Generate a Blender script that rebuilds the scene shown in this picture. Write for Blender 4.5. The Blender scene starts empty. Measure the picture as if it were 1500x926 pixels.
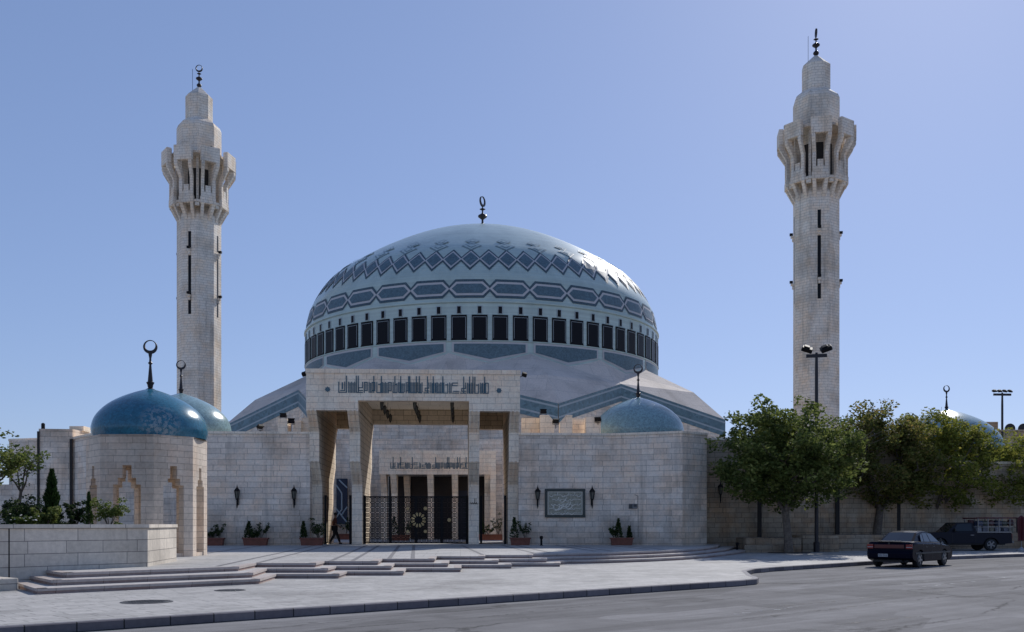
import bpy, bmesh, math, random
from mathutils import Vector, Matrix
import numpy as np
random.seed(7)
sc = bpy.context.scene
COL = sc.collection
R = math.radians
PI = math.pi
F = 1440.0
def P(px, py, Y):
    return Vector(((px-750)/F*Y, Y, 1.6+(768-py)/F*Y))

# ------------------------------------------------------------------ materials
def mat(name, col, rough=0.8, metal=0.0, spec=None, coat=0.0):
    m = bpy.data.materials.new(name); m.use_nodes = True
    b = m.node_tree.nodes['Principled BSDF']
    b.inputs['Base Color'].default_value = (*col, 1)
    b.inputs['Roughness'].default_value = rough
    b.inputs['Metallic'].default_value = metal
    if spec is not None: b.inputs['Specular IOR Level'].default_value = spec
    if coat: b.inputs['Coat Weight'].default_value = coat; b.inputs['Coat Roughness'].default_value = 0.05
    return m
class NT:
    def __init__(s, m):
        s.t = m.node_tree; s.n = s.t.nodes; s.b = s.n['Principled BSDF']
    def new(s, typ, **kw):
        n = s.n.new(typ)
        for k, v in kw.items():
            if k in n.inputs: n.inputs[k].default_value = v
            else: setattr(n, k, v)
        return n
    def link(s, a, b): s.t.links.new(a, b)
    def noise(s, scale, detail=4, rough=0.55, vec=None, dist=0.0):
        n = s.new('ShaderNodeTexNoise'); n.inputs['Scale'].default_value = scale
        n.inputs['Detail'].default_value = detail; n.inputs['Roughness'].default_value = rough
        n.inputs['Distortion'].default_value = dist
        if vec: s.link(vec, n.inputs['Vector'])
        return n
    def ramp(s, fac, stops):
        r = s.new('ShaderNodeValToRGB'); e = r.color_ramp.elements
        e[0].position, e[0].color = stops[0][0], (*stops[0][1], 1)
        e[1].position, e[1].color = stops[-1][0], (*stops[-1][1], 1)
        for p, c in stops[1:-1]:
            x = e.new(p); x.color = (*c, 1)
        s.link(fac, r.inputs['Fac']); return r
    def mix(s, a, b, fac=0.5, mode='MIX'):
        m = s.new('ShaderNodeMixRGB'); m.blend_type = mode
        for inp, v in ((m.inputs[0], fac), (m.inputs[1], a), (m.inputs[2], b)):
            if isinstance(v, (int, float)): inp.default_value = v
            elif isinstance(v, tuple): inp.default_value = (*v, 1)
            else: s.link(v, inp)
        return m.outputs[0]
    def uv(s, scale=(1, 1, 1), rot=0):
        t = s.new('ShaderNodeTexCoord'); m = s.new('ShaderNodeMapping')
        m.inputs['Scale'].default_value = scale; m.inputs['Rotation'].default_value = (0, 0, rot)
        s.link(t.outputs['UV'], m.inputs['Vector']); return m.outputs[0]
    def obj(s, scale=(1, 1, 1)):
        t = s.new('ShaderNodeNewGeometry'); m = s.new('ShaderNodeMapping')
        m.inputs['Scale'].default_value = scale
        s.link(t.outputs['Position'], m.inputs['Vector']); return m.outputs[0]
    def bump(s, h, strength=0.3, dist=0.02):
        b = s.new('ShaderNodeBump'); b.inputs['Strength'].default_value = strength
        b.inputs['Distance'].default_value = dist
        s.link(h, b.inputs['Height']); s.link(b.outputs[0], s.b.inputs['Normal'])
def G(v): return (v, v, v)

def ashlar(name, c1, c2, mortar, w=0.8, h=0.292, ms=0.014, stain=0.35, rough=0.85, streak=0.3, warm=None, rot=0, bump=.5, dirt=0, base_z=.5):
    m = mat(name, c1, rough, spec=.2); t = NT(m)
    uv = t.uv(rot=rot)
    # brick coordinates wander a little so the joints are not ruler straight
    br = t.new('ShaderNodeTexBrick'); t.link(uv, br.inputs['Vector'])
    br.offset = 0.42; br.offset_frequency = 2; br.squash = 0.72; br.squash_frequency = 3
    br.inputs['Color1'].default_value = (*c1, 1); br.inputs['Color2'].default_value = (*c2, 1)
    br.inputs['Mortar'].default_value = (*mortar, 1)
    br.inputs['Scale'].default_value = 1.0; br.inputs['Mortar Size'].default_value = ms
    br.inputs['Mortar Smooth'].default_value = 0.3; br.inputs['Bias'].default_value = -0.1
    br.inputs['Brick Width'].default_value = w; br.inputs['Row Height'].default_value = h
    pos = t.obj()
    n1 = t.noise(0.35, 6, 0.6, pos); r1 = t.ramp(n1.outputs[0], [(0.30, G(1-stain*.8)), (0.52, G(1.12))])
    c = t.mix(br.outputs['Color'], r1.outputs[0], 1.0, 'MULTIPLY')
    n2 = t.noise(9.0, 5, 0.65, pos); r2 = t.ramp(n2.outputs[0], [(0.3, G(0.88)), (0.7, G(1.12))])
    c = t.mix(c, r2.outputs[0], 1.0, 'MULTIPLY')
    if streak:
        n3 = t.noise(1.0, 5, 0.7, t.obj((1.6, 1.6, 0.12))); r3 = t.ramp(n3.outputs[0], [(0.52, G(1.0)), (0.74, G(1-streak))])
        c = t.mix(c, r3.outputs[0], 1.0, 'MULTIPLY')
    if warm:
        n4 = t.noise(0.8, 4, 0.6, pos); r4 = t.ramp(n4.outputs[0], [(0.42, G(0.0)), (0.65, G(1.0))])
        c = t.mix(c, warm, r4.outputs[0], 'MULTIPLY')
    if dirt:
        sp = t.new('ShaderNodeSeparateXYZ'); t.link(pos, sp.inputs[0])
        n5 = t.noise(1.1, 6, .7, t.obj((1,1,.8)))
        ma = t.new('ShaderNodeMath'); ma.operation = 'MULTIPLY_ADD'; t.link(n5.outputs[0], ma.inputs[0]); ma.inputs[1].default_value = -3.2; t.link(sp.outputs[2], ma.inputs[2])
        r5 = t.ramp(ma.outputs[0], [(.0,G(1-dirt)),(1,G(1))]); mr = t.new('ShaderNodeMapRange'); mr.inputs['From Min'].default_value = base_z-2.0; mr.inputs['From Max'].default_value = base_z+.3
        t.link(ma.outputs[0], mr.inputs['Value']); t.link(mr.outputs[0], r5.inputs['Fac'])
        c = t.mix(c, r5.outputs[0], 1.0, 'MULTIPLY')
    t.link(c, t.b.inputs['Base Color'])
    hh = t.mix(br.outputs['Fac'], n2.outputs[0], 0.25, 'MIX')
    inv = t.new('ShaderNodeInvert'); t.link(hh, inv.inputs['Color'])
    t.bump(inv.outputs[0], bump, 0.02)
    return m

M = {}
M['wall'] = ashlar('facade_stone', (.84,.735,.62), (.66,.575,.485), (.40,.345,.29), w=.95, h=.292, ms=.012, dirt=.45, stain=.45, streak=.34, warm=(1.08,.96,.86))
M['gate'] = ashlar('portal_stone', (.88,.77,.62), (.80,.70,.565), (.50,.435,.35), w=.75, h=.30, ms=.011, stain=.18, streak=.22, warm=(1.05,.94,.86))
M['kiosk'] = ashlar('kiosk_stone', (.68,.58,.475), (.57,.485,.395), (.35,.295,.245), w=.62, h=.21, ms=.008, stain=.18, streak=.2, warm=(1.05,.95,.88))
M['planter'] = ashlar('planter_stone', (.63,.565,.48), (.51,.46,.39), (.25,.225,.205), w=1.3, h=.30, ms=.010, stain=.2, streak=.15)
M['minaret'] = ashlar('minaret_stone', (.80,.73,.64), (.72,.655,.57), (.50,.455,.395), w=.75, h=.27, ms=.022, stain=.25, streak=.38, warm=(1.02,.92,.82))
M['roof'] = ashlar('roof_concrete', (.64,.56,.49), (.58,.505,.44), (.42,.37,.34), w=1.6, h=1.1, ms=.012, stain=.22, streak=0)
M['yard'] = ashlar('weathered_wall', (.48,.39,.29), (.37,.30,.225), (.19,.155,.115), dirt=.4, w=.8, h=.28, stain=.4, streak=.45, warm=(1.05,.88,.74))
M['step'] = ashlar('step_stone', (.33,.265,.245), (.27,.215,.20), (.14,.11,.10), w=1.4, h=.6, ms=.008, stain=.28, streak=.0, warm=(1.05,.88,.82))
def paving(name, c1, c2, mo, w, h, rot, stain=.15):
    m = ashlar(name, c1, c2, mo, w=w, h=h, ms=.012, stain=stain, streak=0, rot=rot, rough=.8, bump=.25); return m
M['pave'] = paving('pavement_tiles', (.40,.385,.365), (.31,.30,.285), (.17,.165,.155), .62, .31, R(-43), .30)
M['plaza'] = paving('plaza_slabs', (.41,.395,.375), (.335,.325,.31), (.20,.20,.19), .9, .6, R(-3), .22)
M['tread'] = paving('tread_slabs', (.44,.42,.40), (.40,.38,.36), (.2,.19,.18), .8, .5, R(-45), .12)
M['lip'] = ashlar('step_lip_stone', (.42,.37,.34), (.38,.33,.30), (.2,.17,.15), w=1.4, h=.6, ms=.006, stain=.15, streak=0)
M['band'] = mat('dark_paving_band', (.15,.145,.15), .8)
M['kerbs'] = ashlar('kerb_stone', (.17,.155,.165), (.105,.095,.105), (.03,.03,.03), w=1.0, h=2.0, ms=.012, stain=.3, streak=0)

def asphalt():
    m = mat('asphalt', (.07,.07,.07), .95, spec=.08); t = NT(m); p = t.obj()
    n1 = t.noise(.16, 5, .6, p); n2 = t.noise(60, 3, .7, p); n3 = t.noise(1.3, 7, .7, p)
    # the road runs along 42 degrees: tyre-worn lanes lie along it
    g = t.new('ShaderNodeMapping'); g.inputs['Rotation'].default_value = (0,0,R(-42)); t.link(p, g.inputs['Vector'])
    g2 = t.new('ShaderNodeMapping'); g2.inputs['Scale'].default_value = (.035,.85,1); t.link(g.outputs[0], g2.inputs['Vector'])
    n4 = t.noise(1.0, 4, .6, g2.outputs[0])
    c = t.ramp(n1.outputs[0], [(.3,(.17,.165,.165)),(.7,(.22,.215,.215))]).outputs[0]
    c = t.mix(c, t.ramp(n4.outputs[0], [(.35,G(.74)),(.65,G(1.2))]).outputs[0], 1, 'MULTIPLY')
    c = t.mix(c, t.ramp(n3.outputs[0], [(.3,G(.86)),(.7,G(1.1))]).outputs[0], 1, 'MULTIPLY')
    c = t.mix(c, t.ramp(n2.outputs[0], [(.3,G(.72)),(.7,G(1.25))]).outputs[0], 1, 'MULTIPLY')
    # cracks running mostly along the lane
    g3 = t.new('ShaderNodeMapping'); g3.inputs['Scale'].default_value = (.10,.42,1); t.link(g.outputs[0], g3.inputs['Vector'])
    nn = t.noise(2.2, 5, .7, p)
    mv = t.mix(g3.outputs[0], nn.outputs['Color'], .12)
    v = t.new('ShaderNodeTexVoronoi'); v.feature = 'DISTANCE_TO_EDGE'; v.inputs['Scale'].default_value = 1.0; t.link(mv, v.inputs['Vector'])
    cr = t.ramp(v.outputs['Distance'], [(.0,G(.42)),(.012,G(1))])
    msk = t.ramp(t.noise(.25,3,.5,p).outputs[0], [(.47,G(0)),(.56,G(1))])
    c = t.mix(c, cr.outputs[0], msk.outputs[0], 'MULTIPLY')
    g5 = t.new('ShaderNodeMapping'); g5.inputs['Scale'].default_value = (.12,3.2,1); t.link(g.outputs[0], g5.inputs['Vector'])
    n8 = t.noise(1.0, 6, .75, g5.outputs[0]); c = t.mix(c, t.ramp(n8.outputs[0], [(.30,G(.72)),(.42,G(1)),(.70,G(1.12))]).outputs[0], 1, 'MULTIPLY')
    n9 = t.noise(14, 4, .8, p); c = t.mix(c, t.ramp(n9.outputs[0], [(.30,G(.70)),(.40,G(1))]).outputs[0], 1, 'MULTIPLY')
    n6 = t.noise(.55, 3, .5, p); c = t.mix(c, t.ramp(n6.outputs[0], [(.60,G(1)),(.70,G(.80))]).outputs[0], 1, 'MULTIPLY')
    n7 = t.noise(2.6, 2, .4, p); c = t.mix(c, t.ramp(n7.outputs[0], [(.70,G(1)),(.76,G(.68))]).outputs[0], 1, 'MULTIPLY')
    g4 = t.new('ShaderNodeMapping'); g4.inputs['Location'].default_value = (2.3,.7,0); g4.inputs['Scale'].default_value = (.06,.16,1); t.link(g.outputs[0], g4.inputs['Vector'])
    v2 = t.new('ShaderNodeTexVoronoi'); v2.distance = 'CHEBYCHEV'; t.link(g4.outputs[0], v2.inputs['Vector']); sc_ = t.new('ShaderNodeSeparateColor'); t.link(v2.outputs['Color'], sc_.inputs[0])
    c = t.mix(c, t.ramp(sc_.outputs[0], [(.0,G(.80)),(1,G(1.12))]).outputs[0], 1, 'MULTIPLY')
    t.link(c, t.b.inputs['Base Color']); t.bump(n2.outputs[0], .35, .01)
    return m
M['asphalt'] = asphalt()
def mottled(name, col, rough=.4, var=.15, scale=3, coat=0, cell=None, bump=0, metal=0, fine=30):
    m = mat(name, col, rough, metal, coat=coat); t = NT(m); p = t.obj()
    n = t.noise(scale, 6, .65, p)
    c = t.mix(col, t.ramp(n.outputs[0], [(.3,G(1-var)),(.7,G(1+var))]).outputs[0], 1, 'MULTIPLY')
    n2 = t.noise(fine, 3, .7, p)
    c = t.mix(c, t.ramp(n2.outputs[0], [(.3,G(1-var*.8)),(.7,G(1+var*.8))]).outputs[0], 1, 'MULTIPLY')
    if cell:
        v = t.new('ShaderNodeTexVoronoi'); v.inputs['Scale'].default_value = cell; t.link(p, v.inputs['Vector'])
        sep = t.new('ShaderNodeSeparateColor'); t.link(v.outputs['Color'], sep.inputs[0])
        c = t.mix(c, t.ramp(sep.outputs[0], [(.0,G(.8)),(1,G(1.22))]).outputs[0], 1, 'MULTIPLY')
    t.link(c, t.b.inputs['Base Color'])
    if bump: t.bump(n2.outputs[0], bump, .02)
    return m
M['tile'] = mottled('pale_teal_tile', (.45,.555,.525), .27, .05, .6)
def ringed(m):
    t = NT(m); src = t.b.inputs['Base Color'].links[0].from_socket
    n = t.noise(1.0, 3, .7, t.obj((.03,.03,4.5))); n2 = t.noise(1.0, 4, .6, t.obj((.5,.5,.10)))
    c = t.mix(src, t.ramp(n.outputs[0], [(.35,G(.90)),(.65,G(1.08))]).outputs[0], 1, 'MULTIPLY')
    c = t.mix(c, t.ramp(n2.outputs[0], [(.45,G(1.03)),(.75,(.82,.84,.85))]).outputs[0], 1, 'MULTIPLY'); t.link(c, t.b.inputs['Base Color'])
ringed(M['tile'])
M['tile_navy'] = mottled('dark_blue_tile', (.055,.095,.12), .5, .10, .8, cell=9)
M['tile_mid'] = mottled('mid_blue_tile', (.085,.145,.18), .45, .10, .8, cell=9)
M['pale_line'] = mottled('pale_inlay', (.50,.50,.51), .6, .06, 2)
M['crown'] = mottled('crown_tile', (.20,.285,.31), .4, .06, 1)
M['eave_blue'] = mottled('eave_blue_tile', (.12,.20,.235), .45, .12, .8, cell=4)
M['eave_line'] = mottled('eave_pale_tile', (.36,.42,.45), .55, .06, 2)
M['mosaic'] = mottled('grey_blue_mosaic', (.22,.34,.36), .22, .06, .8, cell=13, bump=.1)
def kiosk_tile():
    m = mottled('deep_blue_mosaic', (.03,.15,.225), .22, .08, .8, cell=16, bump=.06); t = NT(m)
    src = t.b.inputs['Base Color'].links[0].from_socket
    p = t.obj()
    # loss of glaze: pale chips gathered on one side of the dome
    d = t.new('ShaderNodeVectorMath'); d.operation = 'DISTANCE'; t.link(p, d.inputs[0]); d.inputs[1].default_value = (-11.72, 32.75, 4.95)
    zone = t.ramp(d.outputs['Value'], [(.35,G(1)),(.75,G(0))])
    v = t.new('ShaderNodeTexVoronoi'); v.feature = 'DISTANCE_TO_EDGE'; v.inputs['Scale'].default_value = 4.2; t.link(p, v.inputs['Vector'])
    nz = t.noise(7, 5, .7, p)
    chip = t.ramp(nz.outputs[0], [(.50,G(0)),(.53,G(1))])
    far = t.ramp(t.noise(14,3,.6,p).outputs[0], [(.68,G(0)),(.70,G(.6))])
    k = t.mix(zone.outputs[0], chip.outputs[0], 1, 'MULTIPLY'); k = t.mix(k, far.outputs[0], 1, 'ADD')
    c = t.mix(src, (.22,.29,.33), k); t.link(c, t.b.inputs['Base Color'])
    return m
M['kiosk_tile'] = kiosk_tile()
M['black'] = mat('black_iron', (.009,.008,.009), .6, spec=.2)
M['bronze'] = mat('dark_bronze', (.02,.016,.02), .4, spec=.4)
M['lamp_glass'] = mat('dim_lamp_glass', (.12,.12,.10), .2)
M['dark_glass'] = mat('dark_window', (.007,.007,.010), .4, spec=.15)
M['flat_dark'] = mat('near_black', (.035,.03,.028), .9)  # near-black for the painted gallery shade and the dark wall strips
M['door_wood'] = mottled('dark_door_wood', (.03,.02,.018), .6, .2, 4)
M['gold'] = mat('gilded_metal', (.66,.50,.24), .5, .1)
M['terracotta'] = mottled('terracotta', (.20,.075,.05), .85, .2, 4)
M['soil'] = mottled('soil', (.06,.045,.035), .95, .3, 5)
M['ground'] = mottled('dry_ground', (.26,.23,.19), .95, .2, .3)
M['insc'] = mottled('inscription_tile', (.075,.14,.175), .55, .12, 6)
M['ceil'] = ashlar('portal_ceiling', (.84,.78,.68), (.78,.72,.62), (.5,.45,.37), w=1.2, h=1.2, ms=.01, stain=.12, streak=0)
M['inner'] = ashlar('portal_shaded_stone', (.63,.53,.41), (.55,.46,.35), (.24,.185,.13), w=.7, h=.3, stain=.15, streak=.15)  # portal stone browned: passage shade and warm bounce put into the colour
M['plaque'] = mottled('green_marble', (.33,.31,.235), .35, .35, 8)
M['plaque_frame'] = mottled('dark_green_marble', (.035,.045,.04), .35, .3, 8)
M['plaque_text'] = mat('pale_lettering', (.80,.77,.68), .6)
M['manhole'] = mottled('cast_iron', (.05,.05,.052), .6, .3, 20)
M['bark'] = mottled('bark', (.15,.12,.095), .95, .35, 6, bump=.8, fine=22)
M['bark_light'] = mottled('pale_bark', (.16,.12,.09), .95, .3, 6, bump=.6)

def leaf(name, c1, c2, c3, trans=.35):
    m = bpy.data.materials.new(name); m.use_nodes = True; t = m.node_tree; n = t.nodes
    b = n['Principled BSDF']; b.inputs['Roughness'].default_value = .7; b.inputs['Specular IOR Level'].default_value = .12
    g = n.new('ShaderNodeNewGeometry'); r = n.new('ShaderNodeValToRGB')
    e = r.color_ramp.elements; e[0].position = 0; e[0].color = (*c1,1); e[1].position = 1; e[1].color = (*c3,1)
    x = e.new(.6); x.color = (*c2,1)
    t.links.new(g.outputs['Random Per Island'], r.inputs['Fac'])
    nz = n.new('ShaderNodeTexNoise'); nz.inputs['Scale'].default_value = .9; nz.inputs['Detail'].default_value = 3
    t.links.new(g.outputs['Position'], nz.inputs['Vector'])
    r2 = n.new('ShaderNodeValToRGB'); r2.color_ramp.elements[0].position = .35; r2.color_ramp.elements[0].color = (.65,.7,.7,1)
    r2.color_ramp.elements[1].position = .65; r2.color_ramp.elements[1].color = (1.25,1.2,1.0,1)
    t.links.new(nz.outputs[0], r2.inputs['Fac'])
    mx = n.new('ShaderNodeMixRGB'); mx.blend_type = 'MULTIPLY'; mx.inputs[0].default_value = 1
    t.links.new(r.outputs[0], mx.inputs[1]); t.links.new(r2.outputs[0], mx.inputs[2])
    t.links.new(mx.outputs[0], b.inputs['Base Color'])
    tr = n.new('ShaderNodeBsdfTranslucent'); t.links.new(mx.outputs[0], tr.inputs['Color'])
    ms = n.new('ShaderNodeMixShader'); ms.inputs[0].default_value = trans
    t.links.new(b.outputs[0], ms.inputs[1]); t.links.new(tr.outputs[0], ms.inputs[2])
    t.links.new(ms.outputs[0], n['Material Output'].inputs['Surface'])
    return m
M['leaf_a'] = leaf('green_leaves', (.08,.11,.03), (.14,.175,.05), (.25,.27,.10), .45)
M['leaf_b'] = leaf('browning_leaves', (.11,.125,.035), (.18,.19,.055), (.29,.21,.08), .45)
M['leaf_c'] = leaf('yellow_green_leaves', (.13,.155,.03), (.22,.24,.05), (.35,.32,.08), .45)
M['leaf_d'] = leaf('dark_shrub_leaves', (.02,.04,.016), (.04,.07,.025), (.10,.12,.05), .25)
M['leaf_e'] = leaf('sparse_leaves', (.08,.12,.03), (.14,.18,.045), (.24,.26,.09))
M['conifer'] = leaf('conifer_needles', (.02,.045,.015), (.045,.085,.025), (.08,.12,.04), .2)
M['petal'] = mat('white_petals', (.75,.75,.72), .7)

# ------------------------------------------------------------------ mesh builder
class MB:
    def __init__(s): s.v = []; s.f = []; s.m = []
    def vert(s, p): s.v.append(tuple(p)); return len(s.v)-1
    def poly(s, pts, mi=0):
        i = len(s.v); s.v += [tuple(p) for p in pts]; s.f.append(tuple(range(i, i+len(pts)))); s.m.append(mi)
    def box(s, a, b, mi=0, M4=None):
        x0,y0,z0 = a; x1,y1,z1 = b
        pts = [(x0,y0,z0),(x1,y0,z0),(x1,y1,z0),(x0,y1,z0),(x0,y0,z1),(x1,y0,z1),(x1,y1,z1),(x0,y1,z1)]
        if M4 is not None: pts = [tuple(M4 @ Vector(p)) for p in pts]
        i = len(s.v); s.v += pts
        for f in ((3,2,1,0),(4,5,6,7),(0,1,5,4),(1,2,6,5),(2,3,7,6),(3,0,4,7)):
            s.f.append(tuple(i+k for k in f)); s.m.append(mi)
    def prism(s, pl, z0, z1, mi=0, top=True, bot=True, mtop=None):
        """vertical prism over a polygon (x,y), any winding"""
        A = sum(pl[i][0]*pl[(i+1)%len(pl)][1]-pl[(i+1)%len(pl)][0]*pl[i][1] for i in range(len(pl)))
        if A < 0: pl = pl[::-1]
        n = len(pl); i = len(s.v)
        s.v += [(p[0],p[1],z0) for p in pl]+[(p[0],p[1],z1) for p in pl]
        for k in range(n):
            s.f.append((i+k, i+(k+1)%n, i+n+(k+1)%n, i+n+k)); s.m.append(mi)
        if top: s.f.append(tuple(i+n+k for k in range(n))); s.m.append(mi if mtop is None else mtop)
        if bot: s.f.append(tuple(i+n-1-k for k in range(n))); s.m.append(mi)
    def ext(s, pl, M4, t0, t1, mi=0):
        """polygon (a,b) extruded along c from t0 to t1; M4 maps (a,b,c)"""
        n = len(pl); i = len(s.v)
        s.v += [tuple(M4 @ Vector((p[0],p[1],t0))) for p in pl]+[tuple(M4 @ Vector((p[0],p[1],t1))) for p in pl]
        for k in range(n):
            s.f.append((i+k, i+(k+1)%n, i+n+(k+1)%n, i+n+k)); s.m.append(mi)
        s.f.append(tuple(i+n-1-k for k in range(n))); s.m.append(mi)
        s.f.append(tuple(i+n+k for k in range(n))); s.m.append(mi)
    def lathe(s, prof, seg=24, c=(0,0,0), mi=0, M4=None, a0=0, cap=True):
        """prof list of (r,z)"""
        i = len(s.v)
        for r, z in prof:
            for k in range(seg):
                a = a0+2*PI*k/seg; p = Vector((c[0]+r*math.cos(a), c[1]+r*math.sin(a), c[2]+z))
                s.v.append(tuple(M4 @ p) if M4 is not None else tuple(p))
        for j in range(len(prof)-1):
            for k in range(seg):
                s.f.append((i+j*seg+k, i+j*seg+(k+1)%seg, i+(j+1)*seg+(k+1)%seg, i+(j+1)*seg+k)); s.m.append(mi)
        if cap:
            s.f.append(tuple(i+seg-1-k for k in range(seg))); s.m.append(mi)
            s.f.append(tuple(i+(len(prof)-1)*seg+k for k in range(seg))); s.m.append(mi)
    def tube(s, pts, rad, seg=6, mi=0):
        pts = [Vector(p) for p in pts]; n = len(pts)
        rad = [rad]*n if isinstance(rad, (int,float)) else rad
        i = len(s.v); up = Vector((0,0,1))
        for j, p in enumerate(pts):
            d = (pts[min(j+1,n-1)]-pts[max(j-1,0)]).normalized()
            a = d.cross(up)
            if a.length < .05: a = d.cross(Vector((1,0,0)))
            a.normalize(); b = a.cross(d)
            for k in range(seg):
                t = 2*PI*k/seg; s.v.append(tuple(p+(a*math.cos(t)+b*math.sin(t))*rad[j]))
        for j in range(n-1):
            for k in range(seg):
                s.f.append((i+j*seg+k, i+j*seg+(k+1)%seg, i+(j+1)*seg+(k+1)%seg, i+(j+1)*seg+k)); s.m.append(mi)
        s.f.append(tuple(i+seg-1-k for k in range(seg))); s.m.append(mi)
        s.f.append(tuple(i+(n-1)*seg+k for k in range(seg))); s.m.append(mi)
    def build(s, name, mats, parent=None, smooth=None, bevel=0, uvoff=(0,0)):
        me = bpy.data.meshes.new(name); me.from_pydata(s.v, [], s.f)
        if not isinstance(mats, (list,tuple)): mats = [mats]
        for m in mats: me.materials.append(m)
        me.polygons.foreach_set('material_index', s.m)
        me.validate(); me.update()
        uvl = me.uv_layers.new(name='UV'); d = uvl.data
        vs = me.vertices
        for p in me.polygons:
            nx, ny, nz = p.normal
            h = math.hypot(nx, ny)
            if h > .35:
                tx, ty = -ny/h, nx/h
                for li in p.loop_indices:
                    c = vs[me.loops[li].vertex_index].co
                    d[li].uv = (c.x*tx+c.y*ty+uvoff[0], c.z+uvoff[1])
            else:
                for li in p.loop_indices:
                    c = vs[me.loops[li].vertex_index].co; d[li].uv = (c.x, c.y)
        if smooth is not None:
            me.polygons.foreach_set('use_smooth', [True]*len(me.polygons))
            me.set_sharp_from_angle(angle=R(smooth))
        o = bpy.data.objects.new(name, me); COL.objects.link(o)
        if parent is not None: o.parent = parent
        if bevel:
            b = o.modifiers.new('edge', 'BEVEL'); b.width = bevel; b.segments = 1; b.limit_method = 'ANGLE'
        return o

def tag(o, label, cat, group=None, kind=None):
    o['label'] = label
    if cat: o['category'] = cat
    if group: o['group'] = group
    if kind: o['kind'] = kind
    return o
def struct(o): o['kind'] = 'structure'; return o
def thing(name, label, cat, loc=(0,0,0), rz=0, group=None):
    o = bpy.data.objects.new(name, None); COL.objects.link(o); o.empty_display_size = .3
    o.location = loc; o.rotation_euler = (0,0,rz); return tag(o, label, cat, group)
def copy_tree(o, parent=None):
    kids = [c for c in sc.objects if c.parent is o]
    c = o.copy(); COL.objects.link(c)
    if parent is not None: c.parent = parent
    for k in kids: copy_tree(k, c)
    return c

# ------------------------------------------------------------------ world, sun, camera
SUN_AZ, SUN_EL = R(25), R(35)       # azimuth from +Y towards +X
w = bpy.data.worlds.new('World'); sc.world = w; w.use_nodes = True
wt = w.node_tree; bg = wt.nodes['Background']
sky = wt.nodes.new('ShaderNodeTexSky'); sky.sky_type = 'NISHITA'; sky.sun_disc = False
sky.sun_elevation = SUN_EL; sky.sun_rotation = SUN_AZ
sky.air_density = 1.0; sky.dust_density = .6; sky.ozone_density = 3.0; sky.altitude = 900
gm_ = wt.nodes.new('ShaderNodeGamma'); gm_.inputs[1].default_value = .55
tn_ = wt.nodes.new('ShaderNodeMixRGB'); tn_.blend_type = 'MULTIPLY'; tn_.inputs[0].default_value = 1; tn_.inputs[2].default_value = (.745,.845,1.13,1)
wt.links.new(sky.outputs[0], gm_.inputs[0]); wt.links.new(gm_.outputs[0], tn_.inputs[1]); wt.links.new(tn_.outputs[0], bg.inputs['Color']); bg.inputs['Strength'].default_value = .125
sl = bpy.data.lights.new('sun', 'SUN'); sl.energy = 2.3; sl.angle = R(.5); sl.color = (1,.965,.92)
so = bpy.data.objects.new('sun', sl); COL.objects.link(so)
sdir = Vector((math.sin(SUN_AZ)*math.cos(SUN_EL), math.cos(SUN_AZ)*math.cos(SUN_EL), math.sin(SUN_EL)))
so.rotation_euler = (-sdir).to_track_quat('-Z','Y').to_euler(); so.location = sdir*60
cam = bpy.data.cameras.new('camera'); co = bpy.data.objects.new('camera', cam); COL.objects.link(co)
co.location = (0,0,1.6); co.rotation_euler = (R(90),0,0)
cam.sensor_width = 36; cam.lens = 36*F/1500; cam.shift_y = (768-463)/1500; cam.clip_end = 3000
sc.camera = co
sc.view_settings.view_transform = 'Standard'; sc.view_settings.look = 'None'; sc.view_settings.gamma = 1
sc.view_settings.exposure = 0.80
sc.cycles.use_denoising = True
sc.cycles.max_bounces = 6; sc.cycles.diffuse_bounces = 4

#@@PARTS@@
# ================================================================== SETTING
g = MB(); g.box((-1500,-300,-.6),(1500,2500,-.02)); struct(g.build('ground', M['ground']))
KERB = [(-75,-45.5),(-20,2.7),(-6.4,14.6),(5.9,25.4),(6.5,26.1),(6.75,26.9),(6.8,27.8),(7.3,30.6),(7.9,32.0),(8.9,33.3),(19.6,44.3),(25.5,48.6),(45,61),(110,96)]
r = MB(); r.poly([(-140,-120,0),(220,-120,0),(220,140,0),(110,96,0)]+[(x,y,0) for x,y in KERB[::-1][1:]]); struct(r.build('road', M['asphalt']))
def offset_line(pl, d):
    out = []
    for i, p in enumerate(pl):
        a = Vector(pl[max(i-1,0)]); b = Vector(pl[min(i+1,len(pl)-1)]); t = (b-a).normalized()
        out.append((p[0]+t.y*d, p[1]-t.x*d))
    return out
kin = offset_line(KERB, -.16)
p = MB(); p.prism(kin+[(110,150),(-110,150),(-110,-45)], -.3, .15, bot=False); struct(p.build('pavement', M['pave']))
k = MB()
for i in range(len(KERB)-1):
    a,b,c,d = KERB[i],KERB[i+1],kin[i+1],kin[i]
    for q in ((a,b,0),(c,d,0)): pass
    k.poly([(a[0],a[1],-.1),(b[0],b[1],-.1),(b[0],b[1],.135),(a[0],a[1],.135)])
    a2 = (a[0]+(d[0]-a[0])*.15, a[1]+(d[1]-a[1])*.15); b2 = (b[0]+(c[0]-b[0])*.15, b[1]+(c[1]-b[1])*.15)
    k.poly([(a[0],a[1],.135),(b[0],b[1],.135),(b2[0],b2[1],.153),(a2[0],a2[1],.153)])
    k.poly([(a2[0],a2[1],.153),(b2[0],b2[1],.153),(c[0],c[1],.153),(d[0],d[1],.153)], 1)
M['kerb_top'] = mottled('kerb_top', (.17,.165,.18), .85, .25, 3)
struct(k.build('kerb', [M['kerbs'], M['kerb_top']]))

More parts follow.
